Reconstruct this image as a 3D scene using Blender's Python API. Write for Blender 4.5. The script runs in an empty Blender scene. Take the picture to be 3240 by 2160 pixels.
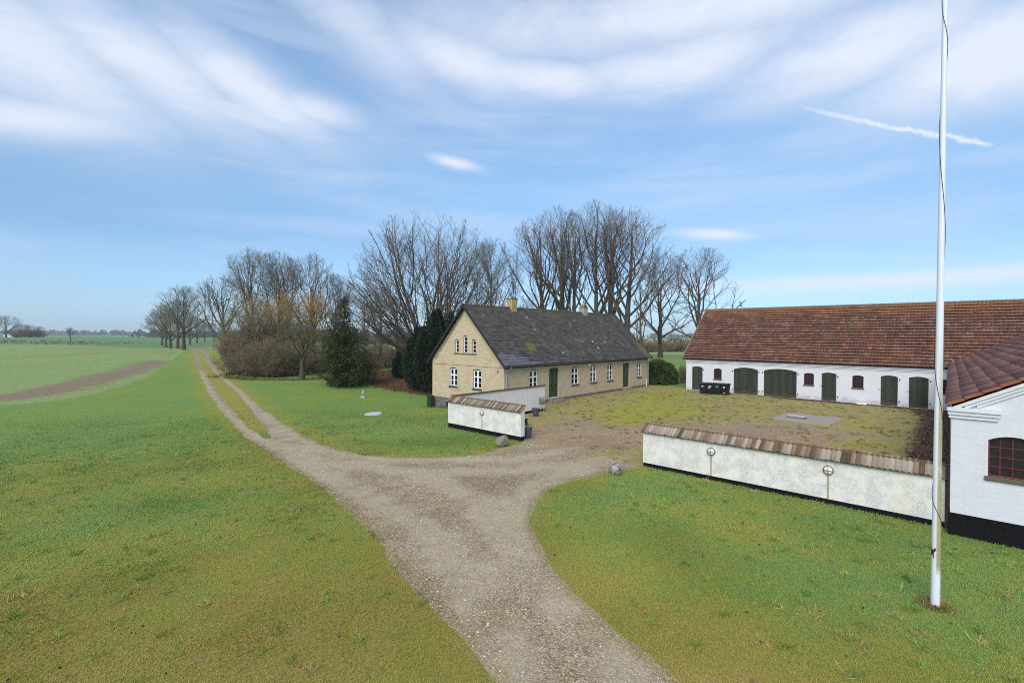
import bpy, bmesh, math, random
import numpy as np
from mathutils import Vector, Matrix
from mathutils.geometry import delaunay_2d_cdt

S = bpy.context.scene
COL = S.collection
R = math.radians

# ------------------------------------------------------------------ camera, light, exposure
FOC, PITCH, ROLL = 1510.13, 0.0115, 0.0062
cd = bpy.data.cameras.new("camera")
cam = bpy.data.objects.new("camera", cd)
COL.objects.link(cam)
S.camera = cam
cd.sensor_width = 36.0
cd.lens = 36.0 * FOC / 3240.0
cd.clip_start, cd.clip_end = 0.1, 9000
r0 = Vector((1, 0, 0)); u0 = Vector((0, math.sin(PITCH), math.cos(PITCH))); f0 = Vector((0, math.cos(PITCH), -math.sin(PITCH)))
cr, sr = math.cos(ROLL), math.sin(ROLL)
rv, uv_ = cr * r0 + sr * u0, -sr * r0 + cr * u0
cam.matrix_world = Matrix(((rv.x, uv_.x, -f0.x, 0), (rv.y, uv_.y, -f0.y, 0), (rv.z, uv_.z, -f0.z, 5.0), (0, 0, 0, 1)))

SUN_EL, SUN_AZ = R(42), R(-160)          # soft sun behind the camera, a little to the left (az from +Y, clockwise)
sl = bpy.data.lights.new("sun", 'SUN'); sl.energy = 1.5; sl.angle = R(38); sl.color = (1.0, 0.96, 0.9)
sun = bpy.data.objects.new("sun", sl); COL.objects.link(sun)
sdir = Vector((math.sin(SUN_AZ) * math.cos(SUN_EL), math.cos(SUN_AZ) * math.cos(SUN_EL), math.sin(SUN_EL)))
sun.rotation_euler = sdir.to_track_quat('Z', 'Y').to_euler()
sun.location = (0, -20, 60)

S.view_settings.view_transform = 'Standard'
S.view_settings.look = 'None'
S.view_settings.exposure = 0.97
S.view_settings.gamma = 1.0
S.render.engine = 'CYCLES'
S.cycles.use_denoising = False
S.cycles.max_bounces = 6
S.cycles.transparent_max_bounces = 8
S.cycles.volume_bounces = 1
S.cycles.filter_width = 1.0


class NT:
    """small helper that writes node trees"""
    def __init__(self, tree):
        self.t = tree
        self.x = 0

    def n(self, typ, ins=None, **props):
        nd = self.t.nodes.new(typ)
        nd.location = (self.x, 0); self.x += 180
        for k, v in props.items():
            setattr(nd, k, v)
        for k, v in (ins or {}).items():
            self.put(nd.inputs[k], v)
        return nd

    def put(self, sock, v):
        if isinstance(v, bpy.types.NodeSocket):
            self.t.links.new(v, sock)
        elif v is not None:
            if sock.type == 'RGBA' and len(v) == 3:
                v = (*v, 1)
            sock.default_value = v

    def math(self, op, a, b=0.0, clamp=False):
        nd = self.n('ShaderNodeMath', {0: a, 1: b}, operation=op)
        nd.use_clamp = clamp
        return nd.outputs[0]

    def mad(self, a, b, c):
        return self.n('ShaderNodeMath', {0: a, 1: b, 2: c}, operation='MULTIPLY_ADD').outputs[0]

    def mix(self, fac, a, b, mode='MIX'):
        nd = self.n('ShaderNodeMix', {0: fac, 6: a, 7: b}, data_type='RGBA', blend_type=mode)
        return nd.outputs[2]

    def noise(self, vec, scale, detail=4, rough=0.55, dist=0.0, out=0):
        nd = self.n('ShaderNodeTexNoise', {'Vector': vec, 'Scale': scale, 'Detail': detail, 'Roughness': rough, 'Distortion': dist})
        return nd.outputs[out]

    def ramp(self, fac, stops, interp='LINEAR'):
        nd = self.n('ShaderNodeValToRGB', {0: fac})
        cr_ = nd.color_ramp; cr_.interpolation = interp
        while len(cr_.elements) < len(stops):
            cr_.elements.new(0.5)
        for e, (p, c) in zip(cr_.elements, stops):
            e.position = p
            e.color = (*c, 1) if isinstance(c, tuple) else (c, c, c, 1)
        return nd.outputs[0]

    def step(self, v, a, b):
        nd = self.n('ShaderNodeMapRange', {0: v, 1: a, 2: b, 3: 0.0, 4: 1.0}, interpolation_type='SMOOTHSTEP')
        return nd.outputs[0]

    def mapping(self, vec, scale=(1, 1, 1), rot=(0, 0, 0), loc=(0, 0, 0)):
        return self.n('ShaderNodeMapping', {'Vector': vec, 'Location': loc, 'Rotation': rot, 'Scale': scale}).outputs[0]


# ------------------------------------------------------------------ world: Nishita sky with high cirrus
def build_world():
    w = bpy.data.worlds.new("World"); S.world = w; w.use_nodes = True
    t = w.node_tree; t.nodes.clear(); N = NT(t)
    sky = N.n('ShaderNodeTexSky', sky_type='NISHITA')
    sky.sun_disc = False; sky.sun_elevation = SUN_EL; sky.sun_rotation = SUN_AZ
    sky.altitude = 0; sky.air_density = 1.0; sky.dust_density = 0.6; sky.ozone_density = 1.6
    d = N.n('ShaderNodeTexCoord').outputs['Generated']
    sp = N.n('ShaderNodeSeparateXYZ', {0: d})
    X, Y, Z = sp.outputs
    az = N.math('ARCTAN2', X, Y)
    el = N.math('ARCSINE', Z)
    # colour balance of the clear sky by height
    tint = N.ramp(N.math('MULTIPLY', el, 1.2), SKY_TINT)
    base = N.mix(1.0, sky.outputs[0], tint, 'MULTIPLY')
    # cirrus: noise stretched along the wind, in azimuth / elevation
    def field(sx, sy, rot, scale, detail, rough, off, dist=0.0):
        c = N.n('ShaderNodeCombineXYZ', {0: az, 1: el, 2: off})
        m = N.mapping(c.outputs[0], (sx, sy, 1), (0, 0, rot))
        return N.noise(m, scale, detail, rough, dist)
    def blob(a, e, sa, se, rot, amp=1.0):
        da = N.math('SUBTRACT', az, a); de = N.math('SUBTRACT', el, e)
        c, s = math.cos(rot), math.sin(rot)
        p = N.math('DIVIDE', N.math('ADD', N.math('MULTIPLY', da, c), N.math('MULTIPLY', de, s)), sa)
        q = N.math('DIVIDE', N.math('SUBTRACT', N.math('MULTIPLY', de, c), N.math('MULTIPLY', da, s)), se)
        rr = N.math('ADD', N.math('MULTIPLY', p, p), N.math('MULTIPLY', q, q))
        return N.math('MULTIPLY', N.math('EXPONENT', N.math('MULTIPLY', rr, -1.0)), amp)
    n1 = field(1.0, 3.0, R(20), 2.6, 9, 0.66, 0.3, 0.7)
    n2 = field(1.0, 2.4, R(12), 8.0, 9, 0.70, 4.1, 1.0)
    nn = N.math('ADD', N.math('MULTIPLY', n1, 0.68), N.math('MULTIPLY', n2, 0.32))
    tot = None
    for b in CLOUDS:
        v = blob(*b)
        tot = v if tot is None else N.math('MAXIMUM', tot, v)
    tot = N.math('ADD', tot, 0.0)
    # elsewhere in the sky (out of view) broken cirrus continues
    far = N.math('MULTIPLY', N.step(el, 0.42, 0.75), 0.62)
    tot = N.math('MAXIMUM', tot, far)
    dens = N.math('MULTIPLY', tot, N.step(N.math('ADD', nn, N.math('MULTIPLY', tot, 0.34)), 0.22, 1.06))
    dens = N.math('MULTIPLY', dens, 1.1, True)
    # faint fibrous veil
    veil = N.math('MULTIPLY', N.step(field(1.0, 7.0, R(12), 1.6, 7, 0.6, 9.0, 0.4), 0.40, 0.75), 0.34)
    dens = N.math('MAXIMUM', dens, N.math('MULTIPLY', veil, N.step(el, 0.02, 0.2)))
    # condensation trail
    def trail(a0, e0, a1, e1, wid):
        L = math.hypot(a1 - a0, e1 - e0); c, s = (a1 - a0) / L, (e1 - e0) / L
        da = N.math('SUBTRACT', az, a0); de = N.math('SUBTRACT', el, e0)
        p = N.math('DIVIDE', N.math('ADD', N.math('MULTIPLY', da, c), N.math('MULTIPLY', de, s)), L)
        q = N.math('SUBTRACT', N.math('MULTIPLY', de, c), N.math('MULTIPLY', da, s))
        cc = N.n('ShaderNodeCombineXYZ', {0: az, 1: el, 2: 2.0}).outputs[0]
        q = N.math('ADD', q, N.math('MULTIPLY', N.math('SUBTRACT', N.noise(cc, 70, 5, 0.65), 0.5), 0.013))
        q = N.math('ADD', q, N.math('MULTIPLY', N.math('SUBTRACT', N.noise(cc, 14, 3, 0.5), 0.5), 0.012))
        ends = N.math('MULTIPLY', N.step(p, -0.12, 0.50), N.step(p, 1.01, 0.92))
        wd = N.math('SUBTRACT', wid, N.math('MULTIPLY', p, wid * 0.45))
        g = N.math('EXPONENT', N.math('MULTIPLY', N.math('POWER', N.math('DIVIDE', q, wd), 2.0), -1.0))
        br = N.step(N.noise(cc, 55, 5, 0.6), 0.0, 0.5)
        return N.math('MULTIPLY', N.math('MULTIPLY', g, ends), br)
    tr = trail(*TRAIL)
    dens = N.math('MAXIMUM', dens, N.math('MULTIPLY', tr, 1.0))
    col = N.mix(dens, base, CLOUD_COL)
    hz = N.step(el, 0.10, -0.01)
    col = N.mix(N.math('MULTIPLY', hz, 0.45), col, HORIZON_COL)
    bg = N.n('ShaderNodeBackground', {0: col, 1: SKY_STRENGTH})
    o = N.n('ShaderNodeOutputWorld'); t.links.new(bg.outputs[0], o.inputs[0])


def ae(x, y):
    """degrees of azimuth / elevation from tangents, as radians"""
    return math.atan(x), math.atan(y / math.hypot(1, x))


HAZE = 0.00028
SKY_STRENGTH = 0.10
SKY_TINT = [(0.0, (.40, .56, .92)), (0.10, (.50, .63, .82)), (0.22, (.58, .69, .79)), (0.36, (.80, .92, .94)), (0.56, (1.10, 1.18, 1.16)), (0.8, (1.2, 1.26, 1.22))]
CLOUD_COL = (4.1, 4.45, 5.15)
HORIZON_COL = (2.5, 3.45, 4.5)
CLOUDS = [
    (*ae(-1.02, 0.60), 0.24, 0.10, R(-18), 1.0),
    (*ae(-0.78, 0.57), 0.28, 0.075, R(-22), 1.0),
    (*ae(-0.55, 0.51), 0.22, 0.060, R(-24), 1.0),
    (*ae(-1.02, 0.45), 0.20, 0.040, R(8), 0.95),
    (*ae(-0.62, 0.475), 0.30, 0.030, R(-6), 0.95),
    (*ae(-0.42, 0.47), 0.12, 0.035, R(-6), 0.9),
    (*ae(-0.30, 0.62), 0.24, 0.07, R(-24), 0.85),
    (*ae(-0.10, 0.565), 0.24, 0.06, R(-14), 1.0),
    (*ae(0.06, 0.535), 0.24, 0.045, R(-6), 1.05),
    (*ae(0.35, 0.57), 0.32, 0.07, R(2), 1.0),
    (*ae(0.72, 0.60), 0.26, 0.075, R(4), 1.1),
    (*ae(1.02, 0.60), 0.24, 0.085, R(4), 1.15),
    (*ae(0.45, 0.70), 0.80, 0.08, R(0), 1.05),
    (*ae(-0.12, 0.36), 0.065, 0.013, R(-10), 1.0),
    (*ae(0.42, 0.215), 0.085, 0.014, R(-7), 1.0),
    (*ae(0.85, 0.125), 0.40, 0.020, R(0), 1.0),
]
TRAIL = (*ae(0.54, 0.497), *ae(1.015, 0.402), 0.0062)
build_world()


# ------------------------------------------------------------------ scene helpers
def tag(o, label=None, cat=None, group=None, kind=None):
    if label: o['label'] = label
    if cat: o['category'] = cat
    if group: o['group'] = group
    if kind: o['kind'] = kind
    return o


def thing(name, label, cat, loc=(0, 0, 0), rotz=0.0, group=None):
    o = bpy.data.objects.new(name, None); COL.objects.link(o)
    o.empty_display_size = 0.3
    o.location = loc; o.rotation_euler = (0, 0, rotz)
    return tag(o, label, cat, group)


def link(name, me, parent=None):
    o = bpy.data.objects.new(name, me); COL.objects.link(o)
    if parent: o.parent = parent
    return o


def auto_uv(me):
    """metre-scaled UVs: u runs level along each face, v runs up it"""
    n = len(me.polygons)
    if not n: return
    nor = np.empty(n * 3, np.float32); me.polygons.foreach_get('normal', nor); nor = nor.reshape(-1, 3)
    tot = np.empty(n, np.int32); me.polygons.foreach_get('loop_total', tot)
    li = np.empty(len(me.loops), np.int32); me.loops.foreach_get('vertex_index', li)
    co = np.empty(len(me.vertices) * 3, np.float32); me.vertices.foreach_get('co', co); co = co.reshape(-1, 3)[li]
    nl = np.repeat(nor, tot, 0)
    T = np.stack([-nl[:, 1], nl[:, 0], np.zeros(len(nl))], 1)
    ln = np.linalg.norm(T, axis=1, keepdims=True)
    T = np.where(ln > 0.05, T / np.maximum(ln, 1e-6), np.array([[1.0, 0, 0]]))
    Bv = np.cross(nl, T)
    uv = np.stack([(co * T).sum(1), (co * Bv).sum(1)], 1).astype(np.float32)
    lay = me.uv_layers.new(name="UVMap")
    lay.data.foreach_set('uv', uv.ravel())


def mesh_np(name, V, F, mat, parent=None, attrs=None, uv=None, smooth=False, auto=False, colors=None):
    V = np.asarray(V, np.float32).reshape(-1, 3); F = np.asarray(F, np.int32); k = F.shape[1]
    me = bpy.data.meshes.new(name)
    me.vertices.add(len(V)); me.vertices.foreach_set('co', V.ravel())
    me.loops.add(F.size); me.loops.foreach_set('vertex_index', F.ravel())
    me.polygons.add(len(F)); me.polygons.foreach_set('loop_start', np.arange(0, F.size, k, dtype=np.int32))
    me.update(calc_edges=True)
    if smooth: me.polygons.foreach_set('use_smooth', np.ones(len(F), bool))
    for an, av in (attrs or {}).items():
        a = me.attributes.new(an, 'FLOAT', 'POINT'); a.data.foreach_set('value', np.asarray(av, np.float32))
    if colors is not None:
        a = me.attributes.new('tint', 'FLOAT_COLOR', 'POINT')
        c = np.concatenate([np.asarray(colors, np.float32), np.ones((len(V), 1), np.float32)], 1)
        a.data.foreach_set('color', c.ravel())
    if uv is not None:
        lay = me.uv_layers.new(name="UVMap"); lay.data.foreach_set('uv', np.asarray(uv, np.float32)[F.ravel()].ravel())
    elif auto:
        auto_uv(me)
    me.materials.append(mat)
    return link(name, me, parent)


def ident(u, z, d):
    return (u, d, z)


def side(u, z, d):
    return (d, u, z)


class MB:
    """collects simple shapes into one mesh"""
    def __init__(s):
        s.v, s.f = [], []

    def add(s, vs, fs):
        o = len(s.v); s.v += [tuple(p) for p in vs]; s.f += [tuple(i + o for i in f) for f in fs]
        return s

    def box(s, u0, u1, z0, z1, d0, d1, mp=ident):
        vs = [mp(u, z, d) for d in (d0, d1) for z in (z0, z1) for u in (u0, u1)]
        return s.add(vs, [(0, 1, 3, 2), (4, 6, 7, 5), (0, 4, 5, 1), (2, 3, 7, 6), (0, 2, 6, 4), (1, 5, 7, 3)])

    def prism(s, prof, d0, d1, mp=ident):
        n = len(prof)
        vs = [mp(u, z, d0) for u, z in prof] + [mp(u, z, d1) for u, z in prof]
        fs = [tuple(range(n)), tuple(range(2 * n - 1, n - 1, -1))] + [(i, (i + 1) % n, n + (i + 1) % n, n + i) for i in range(n)]
        return s.add(vs, fs)

    def tube(s, pts, rad, sides=8, cap=True):
        pts = [Vector(p) for p in pts]; n = len(pts)
        if not hasattr(rad, '__len__'): rad = [rad] * n
        vs = []
        for i, p in enumerate(pts):
            t = (pts[min(i + 1, n - 1)] - pts[max(i - 1, 0)]).normalized()
            a = t.cross(Vector((0, 0, 1)))
            if a.length < 0.05: a = t.cross(Vector((1, 0, 0)))
            a.normalize(); b = t.cross(a)
            for k in range(sides):
                w = 2 * math.pi * k / sides
                vs.append(p + (a * math.cos(w) + b * math.sin(w)) * rad[i])
        fs = [(i * sides + k, i * sides + (k + 1) % sides, (i + 1) * sides + (k + 1) % sides, (i + 1) * sides + k) for i in range(n - 1) for k in range(sides)]
        if cap:
            fs += [tuple(range(sides)), tuple(range((n - 1) * sides, n * sides))]
        return s.add(vs, fs)

    def lathe(s, prof, sides=20, c=(0, 0, 0)):
        vs, n = [], len(prof)
        for r_, z in prof:
            for k in range(sides):
                w = 2 * math.pi * k / sides
                vs.append((c[0] + r_ * math.cos(w), c[1] + r_ * math.sin(w), c[2] + z))
        fs = [(i * sides + k, i * sides + (k + 1) % sides, (i + 1) * sides + (k + 1) % sides, (i + 1) * sides + k) for i in range(n - 1) for k in range(sides)]
        fs += [tuple(range(sides)), tuple(range((n - 1) * sides, n * sides))]
        return s.add(vs, fs)

    def panel(s, outer, holes, mp, depth=0.14):
        """flat wall with openings and their reveals"""
        V, F = [], []
        for poly in [outer] + holes:
            F.append(list(range(len(V), len(V) + len(poly)))); V += [Vector(p) for p in poly]
        vs, es, fs, ov, oe, of = delaunay_2d_cdt(V, [], F, 0, 1e-5)
        s.add([mp(v.x, v.y, 0.0) for v in vs], [tuple(f) for f, o in zip(fs, of) if list(o) == [0]])
        for h in holes:
            n = len(h)
            if depth:
                s.add([mp(u, z, 0) for u, z in h] + [mp(u, z, depth) for u, z in h], [(i, (i + 1) % n, n + (i + 1) % n, n + i) for i in range(n)])
        return s

    def build(s, name, mat, parent=None, smooth=False, bevel=0.0, recalc=True, label=None):
        me = bpy.data.meshes.new(name)
        me.from_pydata(s.v, [], s.f)
        bm = bmesh.new(); bm.from_mesh(me)
        if recalc: bmesh.ops.recalc_face_normals(bm, faces=bm.faces)
        if bevel: bmesh.ops.bevel(bm, geom=bm.edges[:], offset=bevel, segments=1, affect='EDGES', clamp_overlap=True)
        bm.to_mesh(me); bm.free()
        if smooth:
            me.polygons.foreach_set('use_smooth', np.ones(len(me.polygons), bool))
            me.set_sharp_from_angle(angle=R(40))
        auto_uv(me)
        me.materials.append(mat)
        o = link(name, me, parent)
        if label: o['label'] = label
        return o


def arch(u0, u1, z0, z1, rise, n=8):
    """opening with a segmental arched head; z1 is the crown"""
    w = (u1 - u0) / 2; rad = (w * w + rise * rise) / (2 * rise); cz = z1 - rad; cu = (u0 + u1) / 2
    a = math.asin(w / rad)
    return [(u0, z0), (u1, z0)] + [(cu + rad * math.sin(a - 2 * a * i / n), cz + rad * math.cos(a - 2 * a * i / n)) for i in range(n + 1)]


def dup(o, parent=None):
    c = o.copy(); COL.objects.link(c)
    if parent: c.parent = parent
    for ch in list(o.children):
        dup(ch, c)
    return c

# ------------------------------------------------------------------ materials
class Mat(NT):
    def __init__(s, name):
        s.m = bpy.data.materials.new(name); s.m.use_nodes = True
        super().__init__(s.m.node_tree); s.t.nodes.clear()
        s.out = s.n('ShaderNodeOutputMaterial')
        tc = s.n('ShaderNodeTexCoord')
        s.obj, s.uv = tc.outputs['Object'], tc.outputs['UV']
        s.geo = s.n('ShaderNodeNewGeometry')
        s.pos = s.geo.outputs['Position']

    def attr(s, name, out='Fac'):
        return s.n('ShaderNodeAttribute', attribute_name=name).outputs[out]

    def sep(s, v):
        return s.n('ShaderNodeSeparateXYZ', {0: v}).outputs

    def bump(s, h, strength=0.4, dist=0.02, normal=None):
        ins = {'Height': h, 'Strength': strength, 'Distance': dist}
        if normal: ins['Normal'] = normal
        return s.n('ShaderNodeBump', ins).outputs[0]

    def done(s, col, rough=0.8, nor=None, spec=0.3, metal=0.0, trans=None):
        b = s.n('ShaderNodeBsdfPrincipled', {'Base Color': col, 'Roughness': rough, 'Specular IOR Level': spec, 'Metallic': metal})
        if nor: s.put(b.inputs['Normal'], nor)
        s.t.links.new(b.outputs[0], s.out.inputs[0])
        return s.m


def plain(name, c, rough=0.7, var=0.12, scale=6.0, spec=0.3, metal=0.0, bump=0.0):
    m = Mat(name)
    f = m.noise(m.obj, scale, 5, 0.6)
    col = m.mix(f, tuple(x * (1 - var) for x in c), tuple(min(1, x * (1 + var)) for x in c))
    nor = m.bump(m.noise(m.obj, scale * 8, 4), bump, 0.01) if bump else None
    return m.done(col, rough, nor, spec, metal)


def brick_mat(name, cols, mortar, bw=0.24, bh=0.072, joint=0.011, stain=None, bump=0.5, patch=0.4):
    m = Mat(name)
    br = m.n('ShaderNodeTexBrick', {'Vector': m.uv, 'Color1': cols[0], 'Color2': cols[1], 'Mortar': mortar, 'Scale': 1.0, 'Mortar Size': joint,
                                    'Mortar Smooth': 0.2, 'Bias': 0.0, 'Brick Width': bw, 'Row Height': bh})
    col = br.outputs[0]
    big = m.noise(m.obj, 0.55, 6, 0.6)
    col = m.mix(m.step(big, 0.35, 0.72), col, m.mix(patch, col, cols[2]))
    if stain:
        sc, c, lo, hi = stain
        col = m.mix(m.math('MULTIPLY', m.step(m.noise(m.mapping(m.obj, (1, 1, 2.2)), sc, 6, 0.62), lo, hi), 0.75), col, c)
    sp = m.noise(m.obj, 30, 3, 0.6)
    col = m.mix(0.35, col, m.mix(sp, (0.12, 0.12, 0.12), (0.9, 0.9, 0.9)), 'OVERLAY')
    nor = m.bump(m.math('SUBTRACT', m.math('MULTIPLY', sp, 0.25), br.outputs[1]), bump, 0.012)
    return m.done(col, 0.85, nor, 0.2)


M = {}
M['yellow_brick'] = brick_mat('yellow_brick', [(0.64, 0.51, 0.335), (0.49, 0.375, 0.235), (0.54, 0.40, 0.25)], (0.42, 0.35, 0.235), 0.24, 0.075, 0.011, (0.7, (0.44, 0.27, 0.12), 0.56, 0.72), patch=0.6)
M['chimney_brick'] = brick_mat('chimney_brick', [(0.52, 0.35, 0.15), (0.42, 0.26, 0.10), (0.40, 0.27, 0.12)], (0.36, 0.30, 0.20))
M['old_brick'] = brick_mat('old_brick', [(0.36, 0.27, 0.19), (0.27, 0.2, 0.15), (0.42, 0.36, 0.3)], (0.38, 0.34, 0.29))
M['dark_brick'] = plain('dark_brick', (0.16, 0.10, 0.055), 0.9, 0.4, 14)


def whitewash(name, base, dirt_amt, low_dirt=True, brick=True, streak=0.0):
    m = Mat(name)
    col = m.mix(m.noise(m.obj, 1.2, 6, 0.6), base, tuple(x * 0.9 for x in base))
    x, y, z = m.sep(m.obj)
    if brick:
        br = m.n('ShaderNodeTexBrick', {'Vector': m.uv, 'Color1': (1, 1, 1), 'Color2': (0.94, 0.94, 0.94), 'Mortar': (0.93, 0.93, 0.93), 'Scale': 1.0, 'Mortar Size': 0.01,
                                        'Mortar Smooth': 0.5, 'Brick Width': 0.24, 'Row Height': 0.075})
        col = m.mix(1.0, col, br.outputs[0], 'MULTIPLY')
        h = m.math('SUBTRACT', m.noise(m.obj, 25, 3), br.outputs[1])
        nor = m.bump(h, 0.16, 0.008)
    else:
        nor = m.bump(m.noise(m.obj, 45, 5, 0.7), 0.25, 0.006)
    if dirt_amt:
        d = m.step(m.noise(m.obj, 2.3, 8, 0.72, 0.3), 0.38, 0.60)
        fine = m.step(m.noise(m.obj, 19, 7, 0.78), 0.36, 0.66)
        col = m.mix(m.math('MULTIPLY', m.math('MULTIPLY', d, fine), dirt_amt), col, (0.40, 0.40, 0.41))
        spots = m.step(m.noise(m.obj, 38, 3, 0.6), 0.66, 0.74)
        col = m.mix(m.math('MULTIPLY', spots, dirt_amt * .8), col, (0.25, 0.24, 0.21))
        warm = m.step(m.noise(m.obj, 1.1, 5, 0.6), 0.52, 0.7)
        col = m.mix(m.math('MULTIPLY', warm, 0.35 * dirt_amt), col, (0.62, 0.52, 0.36))
    if streak:
        st = m.step(m.noise(m.mapping(m.obj, (9, 9, 0.5)), 1.0, 5, 0.6), 0.48, 0.72)
        col = m.mix(m.math('MULTIPLY', st, streak), col, (0.40, 0.36, 0.31))
    if low_dirt:
        # splashed algae and bare patches with ragged edges along the foot of the wall
        nz = m.math('MULTIPLY', m.math('SUBTRACT', m.noise(m.obj, 2.2, 7, 0.7), 0.5), 1.5)
        k = m.step(m.math('ADD', z, nz), 0.42, 0.1)
        fine = m.step(m.noise(m.obj, 18, 5, 0.7), 0.4, 0.62)
        col = m.mix(m.math('MULTIPLY', m.math('MULTIPLY', k, fine), 0.75), col, (0.20, 0.17, 0.10))
    return m.done(col, 0.85, nor, 0.2)


M['white_barn'] = whitewash('white_barn', (0.74, 0.73, 0.745), 0.22)
M['white_wing'] = whitewash('white_wing', (0.70, 0.69, 0.71), 0.16, low_dirt=False)
M['white_trim'] = whitewash('white_trim', (0.71, 0.70, 0.715), 0.15, False, False)
M['render_wall'] = whitewash('render_wall', (0.80, 0.755, 0.655), 1.0, False, False)
M['render_wall_streaked'] = whitewash('render_wall_streaked', (0.78, 0.74, 0.67), 0.3, False, False, 0.25)


def tar_mat():
    m = Mat('black_tar')
    col = m.mix(m.noise(m.obj, 3, 6), (0.004, 0.004, 0.005), (0.011, 0.010, 0.010))
    chips = m.step(m.noise(m.obj, 7, 6, 0.7), 0.68, 0.72)
    col = m.mix(m.math('MULTIPLY', chips, 0.6), col, (0.22, 0.18, 0.17))
    return m.done(col, 0.85, m.bump(m.noise(m.obj, 20, 4), 0.4, 0.01), 0.12)


M['tar'] = tar_mat()


def granite_mat():
    m = Mat('granite_plinth')
    br = m.n('ShaderNodeTexBrick', {'Vector': m.uv, 'Color1': (0.25, 0.20, 0.18), 'Color2': (0.16, 0.14, 0.14), 'Mortar': (0.34, 0.31, 0.27), 'Scale': 1.0, 'Mortar Size': 0.02,
                                    'Mortar Smooth': 0.1, 'Brick Width': 0.52, 'Row Height': 0.3})
    col = m.mix(0.5, br.outputs[0], m.ramp(m.noise(m.obj, 14, 5, 0.7), [(0.3, (0.1, 0.09, 0.09)), (0.7, (0.4, 0.33, 0.3))]), 'OVERLAY')
    return m.done(col, 0.85, m.bump(m.math('SUBTRACT', m.noise(m.obj, 9, 4), br.outputs[1]), 0.5, 0.02), 0.2)


M['granite'] = granite_mat()


def tile_mat(name, stops, tw, th, lichen, lich_col, top_warm=0.0, seed=0.0, wnw=0.26):
    """clay roof tiles: each tile its own colour, lichen over the lot"""
    m = Mat(name)
    u, v, _ = m.sep(m.uv)
    iu = m.math('FLOOR', m.math('DIVIDE', u, tw)); iv = m.math('FLOOR', m.math('DIVIDE', v, th))
    c = m.n('ShaderNodeCombineXYZ', {0: iu, 1: iv, 2: seed}).outputs[0]
    wn = m.n('ShaderNodeTexWhiteNoise', {0: c}, noise_dimensions='3D').outputs[0]
    uvw = m.n('ShaderNodeCombineXYZ', {0: m.math('MULTIPLY', iu, tw), 1: m.math('MULTIPLY', iv, th), 2: seed}).outputs[0]
    big = m.noise(uvw, 0.45, 5, 0.6); mid = m.noise(uvw, 1.4, 4, 0.6)
    f = m.math('ADD', m.math('ADD', m.math('MULTIPLY', wn, wnw), m.math('MULTIPLY', big, 0.62 - wnw * .6)), m.math('MULTIPLY', mid, 0.48 - wnw * .4))
    col = m.ramp(f, stops)
    # odd replaced or bleached tiles
    odd = m.math('GREATER_THAN', wn, 0.955)
    odd2 = m.math('MULTIPLY', odd, m.step(big, 0.45, 0.6))
    col = m.mix(m.math('MULTIPLY', odd2, 0.7), col, (0.36, 0.10, 0.045))
    lz = m.step(m.noise(m.obj, 1.0, 8, 0.72), 0.50, 0.68)
    lf = m.step(m.noise(m.mapping(m.uv, (6, 1.6, 1)), 3.0, 6, 0.7), 0.47, 0.62)
    col = m.mix(m.math('MULTIPLY', m.math('MULTIPLY', lz, lf), lichen), col, lich_col)
    if top_warm:
        col = m.mix(m.math('MULTIPLY', m.step(m.math('ADD', v, m.math('MULTIPLY', m.noise(m.obj, 0.5, 4), 2.0)), 6.9, 8.3), top_warm), col, (0.30, 0.13, 0.035))
    moss = m.step(m.noise(m.obj, 5, 6, 0.7), 0.62, 0.7)
    col = m.mix(m.math('MULTIPLY', moss, 0.35), col, (0.07, 0.065, 0.03))
    nor = m.bump(m.noise(m.obj, 40, 4, 0.6), 0.2, 0.006)
    return m.done(col, 0.85, nor, 0.2)


RED = [(0.30, (0.052, 0.034, 0.028)), (0.41, (0.120, 0.054, 0.039)), (0.49, (0.172, 0.068, 0.042)), (0.56, (0.110, 0.062, 0.048)), (0.64, (0.200, 0.086, 0.048)), (0.75, (0.20, 0.135, 0.10))]
M['red_tile'] = tile_mat('red_tile', RED, 0.21, 0.36, 0.8, (0.34, 0.29, 0.24), 0.5)
WINE = [(0.28, (0.10, 0.05, 0.045)), (0.45, (0.17, 0.072, 0.062)), (0.6, (0.21, 0.09, 0.075)), (0.78, (0.27, 0.15, 0.125))]
M['wing_tile'] = tile_mat('wing_tile', WINE, 0.21, 0.36, 0.6, (0.42, 0.35, 0.31), 0.0, 3.0, 0.62)
COPE = [(0.30, (0.085, 0.058, 0.038)), (0.42, (0.19, 0.115, 0.070)), (0.50, (0.26, 0.19, 0.13)), (0.60, (0.36, 0.31, 0.25)), (0.75, (0.22, 0.15, 0.10))]
M['coping_tile'] = tile_mat('coping_tile', COPE, 0.13, 0.6, 0.85, (0.42, 0.37, 0.29), 0.0, 7.0, 0.5)
COPE2 = [(0.30, (0.085, 0.062, 0.04)), (0.42, (0.16, 0.12, 0.085)), (0.52, (0.29, 0.24, 0.175)), (0.62, (0.15, 0.11, 0.075)), (0.75, (0.36, 0.31, 0.235))]
M['coping_tile_grey'] = tile_mat('coping_tile_grey', COPE2, 0.13, 0.6, 0.7, (0.36, 0.30, 0.22), 0.0, 9.0, 0.5)


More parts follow.
